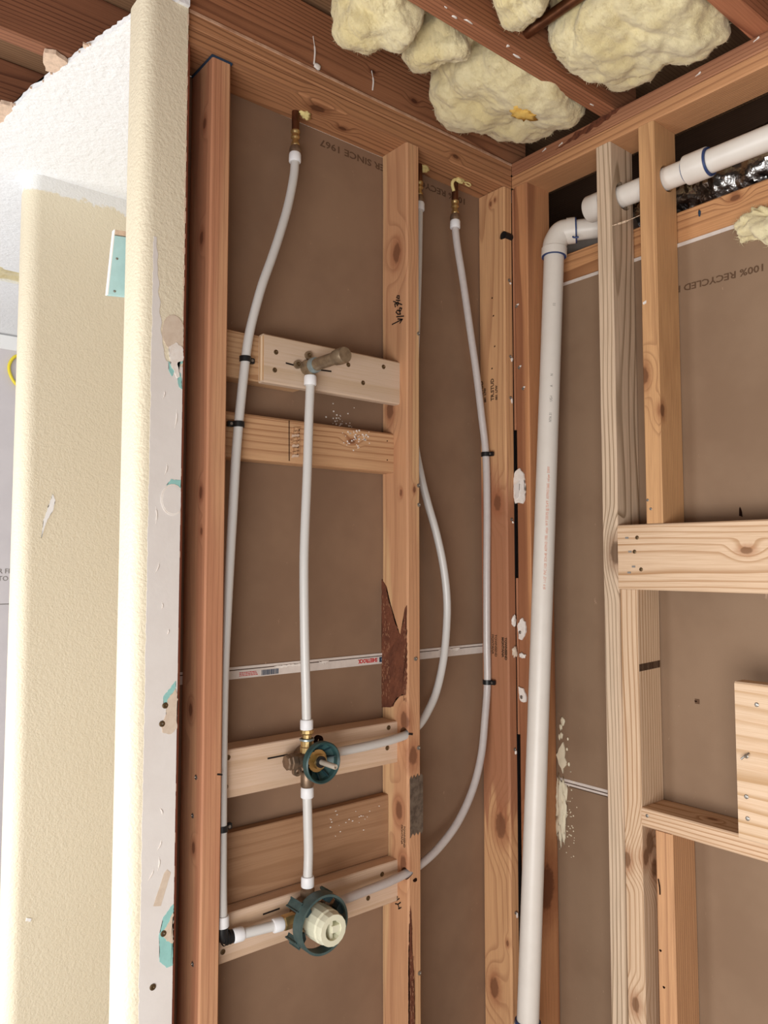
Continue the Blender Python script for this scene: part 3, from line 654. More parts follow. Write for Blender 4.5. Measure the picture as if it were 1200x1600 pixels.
# top plates -----------------------------------------------------------
plL, plD = srgb(186, 124, 80), srgb(120, 72, 42)
tp1 = tag(board('top_plate', (-0.93, 0.0, 0.0, DW + 0.003, PB, 2.4255), 'x',
    W('plate_wood_a', plL, plD, freq=95, pith=(-0.06, 0.05), wob=0.010, seed=14.2, line=0.75, stain=0.3, knots=[(-0.585, 0.022, PB, .010), (-0.50, 0.05, PB, .006), (-0.2, 0.0, 2.41, .005)]), seed=14),
    'lower top plate over the plumbing wall, the one pierced by copper pipes', 'top plate')
tp2 = tag(board('top_plate', (-0.93, 0.0, 0.0, DW + 0.003, 2.426, PT), 'x',
    W('plate_wood_b', plL, plD, freq=150, pith=(0.12, 0.2), wob=0.008, seed=17.7, line=0.8, stain=0.3), seed=15, bev=0.004),
    'upper top plate over the plumbing wall, pale worn edge under the rim joist', 'top plate')
board('worn_edge', (-0.92, 0.0, -0.0012, 0.004, 2.452, 2.4585), 'x', plain('worn_pale_edge', srgb(196, 160, 134), 0.8, 0.2, var=0.7, vscale=25, col2=srgb(150, 102, 72)), tp2, 0.001)
tp3 = tag(board('top_plate', (0.0, DW + 0.003, -1.9, -0.001, PB, 2.4255), 'y',
    W('plate_wood_c', srgb(206, 142, 92), srgb(146, 90, 54), freq=150, pith=(-0.2, 0.05), wob=0.008, seed=19.4, line=0.6, stain=0.2), seed=16),
    'lower top plate of the right wall, orange lower edge above the pipe', 'top plate')
tp4 = tag(board('top_plate', (0.0, DW + 0.003, -1.9, -0.001, 2.426, PT), 'y',
    W('plate_wood_d', srgb(188, 126, 88), srgb(128, 74, 48), heart=srgb(140, 78, 52), hamt=0.5, freq=110, pith=(-0.1, -0.06), wob=0.010, seed=23.4, line=0.7, stain=0.3), seed=18),
    'upper top plate of the right wall with dark streaked face', 'top plate')
slab('dark_streak', [(-0.0004, -0.14, 2.436), (-0.0004, -0.20, 2.452), (-0.0004, -0.27, 2.458), (-0.0004, -0.33, 2.457), (-0.0004, -0.29, 2.446), (-0.0004, -0.21, 2.437)], (-1, 0, 0), 0.0006, plain('pitch_streak', srgb(112, 66, 46), 0.7, 0.2, var=0.8, vscale=70, col2=srgb(66, 36, 28)), tp4, 0.003, 5)
for (y, z) in ((-0.10, 2.448), (-0.15, 2.441), (-0.62, 2.45), (-0.5, 2.44)): slab('plaster_fleck', [(-0.0004, y, z), (-0.0004, y - 0.012, z + 0.006), (-0.0004, y - 0.013, z + 0.002)], (-1, 0, 0), 0.001, M['gypsum'], tp4, 0.0006, int(-y * 100))
# joists ---------------------------------------------------------------
jL, jD = srgb(170, 104, 68), srgb(108, 60, 36)
rj = tag(board('rim_joist', (-0.93, 0.06, 0.004, 0.042, PT + 0.001, 2.596), 'x',
    W('rim_joist_wood', srgb(172, 108, 70), jD, freq=80, pith=(0.05, -0.06), wob=0.014, seed=27.0, line=0.8, stain=0.3, knots=[(-0.33, 0.004, 2.50, .005), (-0.45, 0.004, 2.52, .004)]), seed=20, bev=0.002),
    'wide rim joist lying along the plumbing wall above its plates', 'joist')
blob('plaster_crumb', (-0.60, 0.0015, 2.468), (0.009, 0.004, 0.008), M['gypsum'], rj, 3, 0.5, 2, 2)
for (x, z, l) in ((-0.61, 2.53, 0.03), (-0.455, 2.52, 0.022)):
    tube('plaster_drip', [(x, 0.003, z), (x + 0.004, 0.002, z - l), (x + 0.002, 0.002, z - 2 * l)], [0.0008] * 6 + [0.0018] * 11, M['gypsum'], rj, 6)
j1 = tag(board('ceiling_joist', (-1.9, DW, -0.306, -0.266, PT + 0.001, 2.61), 'x',
    W('joist_wood_a', jL, jD, freq=130, pith=(-0.02, -0.10), wob=0.008, seed=31.0, line=0.7, stain=0.25), seed=22),
    'ceiling joist between the two insulated bays', 'joist')
for k, (x, y) in enumerate(((-0.52, -0.3), (-0.49, -0.292), (-0.46, -0.3), (-0.35, -0.3), (-0.055, -0.285), (-0.31, -0.29))):
    blob('plaster_smear', (x, y, PT + 0.0008), (0.004 + 0.004 * (k % 3), 0.002 + 0.001 * (k % 2), 0.0012), M['gypsum'], j1, k + 5, 0.7, 2.2, 2)
tag(board('ceiling_joist', (-1.9, DW, -0.655, -0.612, PT + 0.001, 2.61), 'x',
    W('joist_wood_b', srgb(186, 112, 74), srgb(128, 66, 40), freq=50, pith=(-0.10, -0.02), wob=0.03, seed=37.0, line=0.8), seed=24),
    'ceiling joist at the top right with bold wavy grain', 'joist')
for y, lb in ((0.30, 'dark joist seen above the torn ceiling edge, top left'), (0.64, 'joist deeper in the torn ceiling opening, far upper left')):
    o = board('ceiling_joist', (-3.0, 0.05, y - 0.02, y + 0.02, PT + 0.001, 2.61), 'x', W('joist_wood_c%d' % int(y * 10), srgb(150, 92, 62), srgb(92, 50, 34), freq=120, pith=(-0.05, -0.1), seed=40 + y, line=0.7), seed=26)
    tag(o, lb, 'joist')

# W2 newer framing -----------------------------------------------------
pl_l, pl_d = srgb(226, 190, 142), srgb(170, 122, 78)
kg = tag(board('king_stud', (0.0, DW, -0.2935, -0.254, 0, PB), 'z',
    W('pale_stud_wood_a', srgb(226, 194, 150), srgb(140, 108, 78), freq=45, pith=(-0.03, 0.07), wob=0.020, seed=44.0, line=0.85, stain=0.35, grime=srgb(150, 142, 128),
      knots=[(0.0, -0.288, 1.46, .014)]), seed=28),
    'pale new stud pierced by the white pipe, rising the full height', 'stud')
tube('splinter', [(0.002, -0.294, 2.196), (0.01, -0.325, 2.198), (0.02, -0.362, 2.205)], [0.0015] * 4 + [0.0026] * 5 + [0.0008] * 8, kg.data.materials[0], kg, 6)
bore(kg, (0.05, -0.23, 2.2800), (0.05, -0.32, 2.2790), 0.0325)
jk = tag(board('jack_stud', (0.0, DW, -0.338, -0.295, 0, 1.3805), 'z',
    W('pale_stud_wood_b', srgb(228, 190, 140), srgb(166, 116, 72), freq=75, pith=(-0.10, 0.05), wob=0.012, seed=47.0, line=0.75, stain=0.2,
      knots=[(0.0, -0.302, 0.807, .009), (0.0, -0.315, 0.516, .009), (0.03, -0.338, 0.845, .014), (0.045, -0.338, 0.79, .011), (0.015, -0.338, 0.82, .010)]), seed=30),
    'pale jack stud carrying the header, striped stamp on its side', 'stud')
bm = bmesh.new(); x = 0.004; rnd = random.Random(3)
while x < 0.08:
    w = rnd.uniform(0.0012, 0.003); bm_box(bm, x, x + w, -0.3388, -0.3378, 1.207 + 0.03 * x, 1.222 + 0.03 * x); x += w + rnd.uniform(0.0010, 0.0022)
place('striped_stamp', finish(bm, 'striped_stamp'), M['ink_brown'], jk)
hd = tag(board('header', (-0.002, 0.036, -1.9, -0.2945, 1.3805, 1.5200), 'y',
    W('pale_header_wood', srgb(230, 192, 142), srgb(176, 124, 76), freq=60, pith=(-0.07, 0.015), wob=0.014, seed=52.0, line=0.75, stain=0.15,
      knots=[(-0.002, -0.578, 1.462, .007)]), seed=32),
    'thick pale header board running out of frame at right', 'beam')
for (y, z) in ((-0.343, 1.492), (-0.336, 1.462), (-0.351, 1.424)):
    screw((-0.0024, y, z), (-1, 0, 0), hd, 0.0042, M['screw'])
for (y, z) in ((-0.318, 1.492), (-0.325, 1.462), (-0.322, 1.417), (-0.333, 1.43)):
    box('pencil_mark', (-0.0026, -0.0018, y - 0.004, y + 0.004, z - 0.002, z + 0.002), M['ink_grey'], hd)
st2 = tag(board('cripple_stud', (0.0, DW, -0.402, -0.3635, 1.521, PB), 'z',
    W('cripple_wood_a', srgb(216, 158, 104), srgb(152, 98, 58), freq=140, pith=(0.20, 0.03), wob=0.006, seed=56.0, line=0.5, stain=0.45, grime=srgb(140, 96, 62),
      knots=[(0.0, -0.366, 1.84, .011), (0.01, -0.402, 1.76, .008)]), seed=34),
    'orange cripple stud standing on the header, pipe through it', 'stud')
bore(st2, (0.05, -0.34, 2.2785), (0.05, -0.43, 2.2775), 0.0290)
for (y, z) in ((-0.369, 1.571), (-0.376, 1.552)): screw((-0.0006, y, z), (-1, 0, 0), st2, 0.003, M['steel'])
slab('plaster_fleck', [(-0.0004, -0.368, 2.0), (-0.0004, -0.376, 2.002), (-0.0004, -0.376, 1.995), (-0.0004, -0.369, 1.994)], (-1, 0, 0), 0.0008, M['gypsum'], st2, 0.0006, 2)
sl = tag(board('sill_board', (0.0, DW, -1.9, -0.3385, 0.887, 0.925), 'y',
    W('pale_sill_wood', srgb(228, 188, 138), srgb(170, 118, 72), freq=85, pith=(0.02, -0.11), wob=0.012, seed=61.0, line=0.75, stain=0.2, knots=[(0.045, -0.47, 0.925, .006)]), seed=36),
    'pale horizontal sill board fixed to the jack stud', 'beam')
screw((-0.0006, -0.352, 0.911), (-1, 0, 0), sl, 0.0035, M['steel'])
cr = tag(board('cripple_stud', (0.0, DW, -0.408, -0.369, 0, 0.8865), 'z',
    W('cripple_wood_b', srgb(212, 152, 104), srgb(150, 96, 62), freq=110, pith=(0.12, 0.05), wob=0.008, seed=66.0, line=0.5, stain=0.5, grime=srgb(168, 124, 92)), seed=38),
    'orange cripple stud under the sill board with worn edges', 'stud')
for (y, z) in ((-0.376, 0.648), (-0.382, 0.578)): blob('nail_hole', (-0.0006, y, z), (0.0008, 0.003, 0.0026), M['hole'], cr, 2, 0.3, 1.6, 1)
tube('old_nail', [(-0.001, -0.375, 0.79), (-0.002, -0.378, 0.775), (-0.001, -0.378, 0.76)], 0.0013, M['hole'], cr, 6)
bd = board('scrap_board', (-0.040, -0.002, -1.0, -0.566, 0.931, 1.217), 'y',
    W('pale_scrap_wood', srgb(230, 194, 146), srgb(184, 136, 86), freq=95, pith=(0.30, 0.0), wob=0.012, seed=71.0, line=0.7, stain=0.3, grime=srgb(196, 140, 88)), None, seed=40, bev=0.003)
tag(bd, 'wide pale board with wavy grain standing at the right edge on the sill', 'board')
for (y, z) in ((-0.607, 1.18), (-0.585, 1.0837), (-0.5829, 1.0102), (-0.584, 0.9713)): screw((-0.0406, y, z), (-1, 0, 0), bd, 0.004, M['steel'])
tube('bent_nail', [(-0.041, -0.590, 1.090), (-0.049, -0.586, 1.085), (-0.051, -0.580, 1.079)], 0.0018, M['steel'], bd, 6)
tag(tube('loose_wire', [(0.07, -0.512, 0.995), (0.06, -0.530, 0.982), (0.05, -0.55, 0.965)], 0.0022, M['screw'], None, 6), 'short dark wire poking out left of the scrap board', 'wire')
tag(tube('white_cable', [(0.05, -0.545, 1.045), (0.04, -0.553, 1.06), (0.03, -0.565, 1.085)], 0.0035, M['pvc'], None, 6), 'white cable end behind the scrap board edge', 'cable')
# nailer beam at the top of the right wall
bb = tag(board('nailer_beam', (DW + 0.004, DW + 0.042, -1.9, -0.0, 2.143, 2.216), 'y',
    W('nailer_wood', srgb(210, 146, 92), srgb(146, 90, 52), freq=120, pith=(-0.13, 0.03), wob=0.01, seed=76.0, line=0.7, stain=0.2, knots=[(DW + .004, -0.53, 2.2, .006)]), seed=42),
    'orange nailer beam behind the studs just under the pipe', 'beam')
blob('ink_blot', (DW + 0.003, -0.452, 2.195), (0.001, 0.003, 0.008), M['ink_blue'], bb, 3, 0.4, 2, 2)
# blocking in the plumbing bay ------------------------------------------
def blk(b, label, cat, mf, seed, name='blocking_board', bev=0.002, axis='x'):
    return tag(board(name, b, axis, mf, None, bev=bev, seed=seed), label, cat)
X0, X1 = -0.7985, -0.356
k1 = blk((X0, -0.60, 0.048, 0.0885, 1.797, 1.890), 'short pine blocking behind the left end of the plywood board', 'blocking', W('block_wood_a', srgb(208, 160, 118), srgb(160, 108, 66), freq=90, pith=(0.04, -0.05), seed=80.0), 50)
k2 = blk((-0.7055, X1 + 0.003, 0.026, 0.0478, 1.793, 1.890), 'birch plywood backing board holding the shower arm', 'backing board', wood('birch_ply_face', srgb(214, 184, 148), srgb(188, 152, 114), freq=14, pith=(0.3, 0.0), seed=83.0, line=0.35, stain=0.2), 51, 'plywood_backing', 0.003)
for i in range(3):
    box('ply_layer', (-0.7062, -0.7050, 0.0275 + i * 0.0066, 0.0310 + i * 0.0066, 1.797, 1.886), plain('ply_edge_%d' % i, srgb(190, 152, 112) if i != 1 else srgb(230, 204, 170), 0.8, 0.2), k2)
for (x, z) in ((-0.6786, 1.8563), (-0.6812, 1.8198), (-0.4025, 1.8711), (-0.4597, 1.8268), (-0.4995, 1.8600)): screw((x, 0.0258, z), (0, -1, 0), k2, 0.005)
for sg in ([(-0.655, 0.0255, 1.838), (-0.632, 0.0255, 1.8365)], [(-0.585, 0.0255, 1.8365), (-0.545, 0.0255, 1.8385)]): stroke('pen_line', [sg], (0, -1, 0), 0.003, M['ink'], k2)
k3 = blk((X0, X1, 0.0465, 0.0885, 1.640, 1.7295), 'gouged pine blocking below the plywood board', 'blocking', W('block_wood_b', srgb(208, 156, 112), srgb(158, 102, 62), freq=85, pith=(0.05, 0.06), wob=0.014, seed=86.0, line=0.7, knots=[(-0.475, 0.0465, 1.70, .005)]), 52, bev=0.004)
for k in range(9):
    z = 1.652 + k * 0.007
    slab('gouge_splinter', [(-0.628 + 0.003 * math.sin(k), 0.0462, z), (-0.612, 0.0462, z + 0.002), (-0.610, 0.0462, z + 0.007), (-0.626, 0.0462, z + 0.005)], (0, -1, 0), 0.002 + 0.001 * (k % 3), M['gypsum_edge'] if k % 3 == 0 else k3.data.materials[0], k3, 0.001, k)
stroke('gouge_cut', [[(-0.634, 0.0462, 1.727), (-0.633, 0.0462, 1.645)], [(-0.609, 0.0462, 1.715), (-0.613, 0.0462, 1.66)]], (0, -1, 0), 0.0016, M['hole'], k3)
bm = bmesh.new(); rnd = random.Random(5)
for i in range(60):
    x = rnd.gauss(-0.465, 0.018); z = rnd.gauss(1.715, 0.014)
    if z > 1.727: continue
    s = rnd.uniform(0.0006, 0.0017); bm_box(bm, x - s, x + s, 0.0453, 0.0466, z - s, z + s)
o = place('plaster_spatter', finish(bm, 'plaster_spatter'), M['gypsum'], k3); o['kind'] = 'stuff'
bm = bmesh.new()
for i in range(50):
    x = rnd.gauss(-0.47, 0.02); z = rnd.gauss(1.745, 0.016)
    s = rnd.uniform(0.0006, 0.0017); bm_box(bm, x - s, x + s, DW - 0.0012, DW, z - s, z + s)
o = place('plaster_spatter', finish(bm, 'plaster_spatter'), M['gypsum'], up); o['kind'] = 'stuff'
for z in (1.711, 1.668): blob('nail_hole', (-0.375, 0.0463, z), (0.0018, 0.0006, 0.0018), M['hole'], k3, 3, 0.3, 1.6, 1)
popl = lambda s: wood('poplar_%d' % s, srgb(222, 186, 146), srgb(186, 142, 100), freq=18, pith=(0.25, 0.02), seed=float(s), line=0.35, stain=0.25, wob=0.02)
k4 = blk((X0, X1 + 0.004, 0.035, 0.0885, 1.002, 1.091), 'pale smooth backing board behind the upper valve', 'backing board', popl(90), 53, 'valve_backing', 0.002)
for (x, z) in ((-0.7687, 1.0767), (-0.7725, 1.0239), (-0.3807, 1.0800), (-0.3844, 1.0371)): screw((x, 0.0348, z), (0, -1, 0), k4, 0.005)
stroke('pen_line', [[(-0.683, 0.0346, 1.0615), (-0.64, 0.0346, 1.062)]], (0, -1, 0), 0.003, M['ink'], k4)
k5 = blk((X0, X1 - 0.0005, 0.066, 0.0885, 0.7945, 0.926), 'wide darker plank between the two valve boards', 'blocking', W('brown_plank', srgb(168, 122, 88), srgb(138, 92, 58), freq=50, pith=(0.03, 0.16), wob=0.014, seed=93.0, line=0.5), 54)
bm = bmesh.new()
for i in range(26):
    x = rnd.uniform(-0.52, -0.37); z = rnd.gauss(0.895, 0.014); s = rnd.uniform(0.0004, 0.0011); 
    if z > 0.92: continue
    bm_box(bm, x - s * 1.5, x + s * 1.5, 0.0648, 0.0662, z - s, z + s)
o = place('plaster_spatter', finish(bm, 'plaster_spatter'), M['gypsum'], k5); o['kind'] = 'stuff'
k6 = blk((X0, X1 + 0.004, 0.035, 0.0885, 0.707, 0.794), 'pale smooth backing board behind the lower mixing valve', 'backing board', popl(96), 55, 'valve_backing', 0.002)
for (x, z) in ((-0.7742, 0.7286), (-0.3987, 0.7740), (-0.4368, 0.7344)): screw((x, 0.0348, z), (0, -1, 0), k6, 0.005)
stroke('pen_line', [[(-0.69, 0.0346, 0.772), (-0.655, 0.0346, 0.773)]], (0, -1, 0), 0.003, M['ink'], k6)

# ================================================================== PLUMBING
RP = 0.0092
def ring_prof(r=0.0128, h=0.020): return [(RP - 0.001, 0), (r - 0.001, 0), (r, 0.0015), (r, h - 0.003), (r - 0.0012, h), (RP - 0.001, h)]
def pex(label, pts, mat, rings, group=None):
    """flexible water tube; rings = [(point, direction)] crimp rings at its ends"""
    t = thing('water_tube', label, 'water tube', pts[-1], group)
    tube('tube', pts, RP, mat, t, 14, 8)
    for p, d in rings: lathe('crimp_ring', ring_prof(), p, d, M['ring'], t, 22, True)
    return t
pexL = [(-0.6156, 0.062, 2.300), (-0.6156, 0.060, 2.2848), (-0.6214, 0.056, 2.2448), (-0.6384, 0.050, 2.1767), (-0.6611, 0.044, 2.1085), (-0.6828, 0.04, 2.0489), (-0.7052, 0.037, 1.99), (-0.7235, 0.036, 1.9271), (-0.7346, 0.036, 1.8796), (-0.7408, 0.0365, 1.8338), (-0.7481, 0.036, 1.7696), (-0.7552, 0.035, 1.7014), (-0.7609, 0.034, 1.6317), (-0.7662, 0.032, 1.546), (-0.7712, 0.03, 1.4735), (-0.778, 0.028, 1.3545), (-0.7838, 0.026, 1.2259), (-0.7860, 0.024, 1.0879), (-0.7862, 0.022, 0.963), (-0.786, 0.020, 0.8626), (-0.7855, 0.018, 0.8076), (-0.7855, 0.018, 0.785)]
pex('left supply tube from the ceiling copper to the black elbow', pexL, M['pex'], [((-0.6156, 0.0605, 2.281), (0.03, 0.02, 1)), ((-0.7855, 0.018, 0.782), (0, 0, 1))])
el = thing('elbow_fitting', 'black plastic elbow on the lower left backing board', 'pipe fitting', (-0.785, 0.018, 0.76))
tube('body', [(-0.7855, 0.018, 0.784), (-0.7855, 0.018, 0.772), (-0.7820, 0.018, 0.764), (-0.773, 0.018, 0.7605), (-0.762, 0.017, 0.760)], 0.0115, M['black'], el, 14, 4)
for k in range(3): lathe('rib', [(0.0115, 0), (0.0126, 0), (0.0126, 0.002), (0.0115, 0.002)], (-0.784 + 0.006 * k, 0.0178, 0.7605), (1, 0, 0), M['black'], el, 18, True)
pex('short horizontal tube between the black elbow and the mixing valve', [(-0.764, 0.017, 0.760), (-0.74, 0.013, 0.760), (-0.715, 0.008, 0.7605), (-0.69, 0.003, 0.761), (-0.668, 0.0, 0.761)], M['pex'], [((-0.764, 0.017, 0.760), (1, -0.12, 0)), ((-0.688, 0.0025, 0.761), (1, -0.12, 0))])
pex('straight riser tube from the upper valve to the shower arm', [(-0.607, 0.010, 1.818), (-0.607, 0.010, 1.7976), (-0.6108, 0.009, 1.7209), (-0.6158, 0.006, 1.6163), (-0.6236, 0.002, 1.488), (-0.6258, 0.0, 1.4123), (-0.6246, -0.002, 1.2874), (-0.6209, -0.002, 1.188), (-0.6177, 0.0, 1.138), (-0.6170, 0.0, 1.118)], M['pex'], [((-0.607, 0.0102, 1.797), (0, 0, 1)), ((-0.6173, 0.0, 1.113), (0, 0, 1))])
pex('short straight tube between the two valves', [(-0.6152, 0.0, 1.004), (-0.615, 0.0, 0.9844), (-0.6131, 0.0, 0.9294), (-0.6113, 0.0, 0.8805), (-0.6124, 0.0, 0.8386), (-0.613, 0.0, 0.815)], M['pex'], [((-0.615, 0.0, 0.983), (0, 0, 1)), ((-0.6128, 0.0, 0.814), (0, 0, 1))])
pex('tube looping behind the middle stud to the upper valve', [(-0.2640, 0.060, 2.300), (-0.2640, 0.060, 2.2821), (-0.2655, 0.060, 2.2267), (-0.270, 0.058, 2.1323), (-0.2805, 0.054, 1.9758), (-0.291, 0.052, 1.8229), (-0.2892, 0.05, 1.7183), (-0.2696, 0.05, 1.6377), (-0.2497, 0.05, 1.5789), (-0.2235, 0.05, 1.5122), (-0.2012, 0.05, 1.437), (-0.1891, 0.05, 1.3613), (-0.1896, 0.05, 1.2935), (-0.2044, 0.046, 1.2127), (-0.233, 0.04, 1.1424), (-0.2703, 0.03, 1.1018), (-0.3046, 0.02, 1.0793), (-0.3437, 0.012, 1.066), (-0.3916, 0.005, 1.062), (-0.448, 0.0, 1.0604), (-0.5102, -0.005, 1.0607), (-0.5585, -0.008, 1.062), (-0.580, -0.008, 1.062)], M['pex'], [((-0.2640, 0.060, 2.279), (0, 0, 1))])
pex('longest pinkish tube looping from the corner stud to the mixing valve', [(-0.1440, 0.060, 2.300), (-0.1442, 0.060, 2.274), (-0.1360, 0.060, 2.2225), (-0.1196, 0.059, 2.1453), (-0.0970, 0.058, 2.0281), (-0.0761, 0.057, 1.9179), (-0.0600, 0.056, 1.8145), (-0.0447, 0.056, 1.7104), (-0.0420, 0.0555, 1.5812), (-0.0425, 0.058, 1.4049), (-0.0425, 0.0595, 1.2464), (-0.0425, 0.059, 1.1426), (-0.0548, 0.056, 1.0597), (-0.0757, 0.05, 0.9713), (-0.1147, 0.043, 0.8961), (-0.1723, 0.035, 0.8355), (-0.2413, 0.027, 0.7953), (-0.3076, 0.018, 0.7758), (-0.3608, 0.010, 0.7709), (-0.4189, 0.004, 0.7689), (-0.4728, 0.0, 0.7690), (-0.5331, -0.003, 0.768), (-0.575, -0.003, 0.766)], M['pex_clear'], [((-0.1441, 0.060, 2.269), (0.03, 0, 1))])

def copper_stub(x, y, ztop, zb, label):
    t = thing('copper_stub', label, 'copper pipe', (x, y, zb), 'copper stubs through the top plate')
    cyl('pipe', (x, y, zb + 0.048), (x, y, ztop), 0.0080, M['copper'], t, 18)
    lathe('brass_adapter', [(0.0, 0.016), (0.0080, 0.016), (0.0095, 0.018), (0.0095, 0.021), (0.0065, 0.028), (0.0065, 0.032), (0.0098, 0.035), (0.0098, 0.038), (0.0082, 0.040), (0.0082, 0.044), (0.0098, 0.046), (0.0098, 0.050), (0.0, 0.050)], (x, y, zb), (0, 0, 1), M['brass'], t, 20)
    lathe('flange', [(0.0, 0.0), (0.0118, 0.0), (0.0132, 0.006), (0.0118, 0.013), (0.0098, 0.017), (0.0, 0.017)], (x, y, zb), (0, 0, 1), M['dull_brass'], t, 20)
    return t
copper_stub(-0.6145, 0.061, PB + 0.02, 2.300, 'left copper stub coming down through the top plate')
copper_stub(-0.2640, 0.060, PB + 0.02, 2.299, 'middle copper stub half hidden by the middle stud')
copper_stub(-0.1440, 0.060, PB + 0.02, 2.289, 'right copper stub with foam collar near the corner')
tag(blob('spray_foam', (-0.595, 0.052, PB - 0.003), (0.012, 0.008, 0.007), M['yfoam'], None, 3, 0.7, 2.2), 'yellow foam crumb where the left copper stub enters the plate', 'foam')
tag(blob('spray_foam', (-0.252, 0.060, PB - 0.004), (0.018, 0.009, 0.009), M['yfoam'], None, 5, 0.5, 2.0), 'yellow foam crumb above the middle copper stub', 'foam')
f3 = thing('spray_foam', 'yellow foam collar round the right copper stub', 'foam', (-0.14, 0.055, PB - 0.004))
tube('curl', [(-0.158, 0.050, PB - 0.035), (-0.163, 0.050, PB - 0.018), (-0.156, 0.049, PB - 0.006), (-0.142, 0.048, PB - 0.003), (-0.132, 0.048, PB - 0.006)], 0.0042, M['yfoam'], f3, 8, 5)
blob('lump', (-0.140, 0.047, PB - 0.003), (0.014, 0.006, 0.007), M['yfoam'], f3, 9, 0.6, 2.4)
tube('loop', [(-0.125, 0.045, PB - 0.004), (-0.113, 0.043, PB - 0.003), (-0.108, 0.04, PB - 0.008), (-0.115, 0.04, PB - 0.013), (-0.126, 0.042, PB - 0.010)], 0.0018, M['yfoam'], f3, 6, 5)

# tube clamps: black strap over the tube, a tab with a nail
def clamp(p, axis, out, tab, label):
    """p on tube centre; axis along tube; out = away from the wood; tab = towards the nailed ear"""
    p, a, o_, tb = V(p), V(axis).normalized(), V(out).normalized(), V(tab).normalized()
    t = thing('tube_clamp', label, 'clamp', p, 'black tube clamps')
    bm = bmesh.new(); ro, ri, h = RP + 0.0024, RP + 0.0002, 0.0055; n = 14; rows = []
    for k in range(n + 1):
        an = -0.1 * PI + 1.2 * PI * k / n; d = tb * math.cos(an) + o_ * math.sin(an)
        rows.append([bm.verts.new(p + d * r + a * s) for r, s in ((ro, -h), (ro, h), (ri, h), (ri, -h))])
    for u, v in zip(rows, rows[1:]):
        for i in range(4): bm.faces.new((u[i], u[(i + 1) % 4], v[(i + 1) % 4], v[i]))
    bm.faces.new(rows[0][::-1]); bm.faces.new(rows[-1])
    place('strap', finish(bm, 'strap', True, 40), M['black'], t)
    bm = bmesh.new(); r = bmesh.ops.create_cube(bm, size=1.0)
    c = p + tb * (RP + 0.0062) - o_ * (RP * 0.45)
    for v in r['verts']: v.co = c + tb * v.co.x * 0.0125 + a * v.co.y * 0.011 + o_ * v.co.z * 0.0085
    bmesh.ops.bevel(bm, geom=bm.edges[:], offset=0.0012, segments=2, affect='EDGES')
    place('ear', finish(bm, 'ear'), M['black'], t)
    cyl('nail', c + o_ * 0.003, c + o_ * 0.0058, 0.0028, M['steel'], t, 12)
    return t
clamp((-0.7408, 0.0375, 1.8338), (0, 0, 1), (0, -1, 0), (1, 0, 0.0), 'black clamp on the left tube beside the plywood board')
clamp((-0.7549, 0.0355, 1.7040), (0, 0, 1), (0, -1, 0), (-1, 0, 0), 'black clamp on the left tube over the gouged blocking')
clamp((-0.7862, 0.0555 - 0.033, 0.955), (0, 0, 1), (0, -1, 0), (1, 0, 0), 'grey-black clamp low on the left tube beside the wide plank')
clamp((-0.0447, 0.0560, 1.7104), (0, 0, 1), (-1, 0, 0), (0, -1, 0), 'upper black clamp on the corner stud')
clamp((-0.0425, 0.0590, 1.1426), (0, 0, 1), (-1, 0, 0), (0, -1, 0), 'lower black clamp on the corner stud')

# shower arm -----------------------------------------------------------
sx, sz = -0.606, 1.836
sa_ = thing('shower_arm', 'capped bronze shower arm stub screwed to the plywood', 'shower arm', (sx, 0.024, sz))
lathe('elbow_body', [(0, 0), (0.0155, 0), (0.0165, 0.004), (0.0150, 0.012), (0.0135, 0.022), (0.0130, 0.030), (0, 0.030)], (sx, 0.0255, sz), (0, -1, 0), M['bronze'], sa_, 22)
cyl('elbow_socket', (sx - 0.0006, 0.0102, sz + 0.004), (sx - 0.0006, 0.0102, 1.815), 0.0105, M['bronze'], sa_, 18)
lathe('solder_ring', [(0.012, 0), (0.0158, 0.001), (0.0163, 0.006), (0.0150, 0.012), (0.012, 0.013)], (sx, 0.002, sz), (0, -1, 0), M['solder'], sa_, 22, True)
lathe('arm', [(0, 0), (0.0125, 0), (0.0125, 0.075), (0, 0.075)], (sx, -0.002, sz), (0, -1, 0), M['bronze'], sa_, 22)
lathe('end_cap', [(0, 0), (0.0142, 0.0), (0.0150, 0.003), (0.0142, 0.006), (0.0152, 0.009), (0.0160, 0.011), (0.0160, 0.030), (0.0148, 0.033), (0, 0.033)], (sx, -0.075, sz), (0, -1, 0), M['bronze'], sa_, 22)
for (dx, dz) in ((-0.0235, 0.003), (0.003, 0.026)):
    lathe('ear', [(0, 0), (0.0085, 0), (0.0085, 0.005), (0, 0.005)], (sx + dx, 0.0255, sz + dz), (0, -1, 0), M['bronze'], sa_, 14)
    screw((sx + dx, 0.0204, sz + dz), (0, -1, 0), sa_, 0.0048)

# diverter valve -------------------------------------------------------
vx, vz = -0.606, 1.056
dv = thing('diverter_valve', 'upper brass valve with a green plastic cup and bare stem', 'valve', (vx, 0.035, vz))
lathe('body', [(0, 0), (0.020, 0), (0.0225, 0.006), (0.0225, 0.040), (0.0180, 0.046), (0, 0.046)], (vx, 0.0345, vz), (0, -1, 0), M['dull_brass'], dv, 24)
cyl('side_port', (vx - 0.012, 0.004, vz), (vx - 0.040, 0.004, vz), 0.0135, M['dull_brass'], dv, 20)
lathe('port_cap', [(0, 0), (0.0165, 0), (0.0165, 0.010), (0.0150, 0.012), (0.0150, 0.018), (0.0125, 0.020), (0, 0.020)], (vx - 0.036, 0.004, vz), (-1, 0, 0), M['dull_brass'], dv, 8, False, 20)
lathe('mounting_ear', [(0.004, 0), (0.0095, 0), (0.0095, 0.008), (0.004, 0.008)], (vx - 0.028, 0.012, vz - 0.021), (0, -1, 0), M['dull_brass'], dv, 16, True)
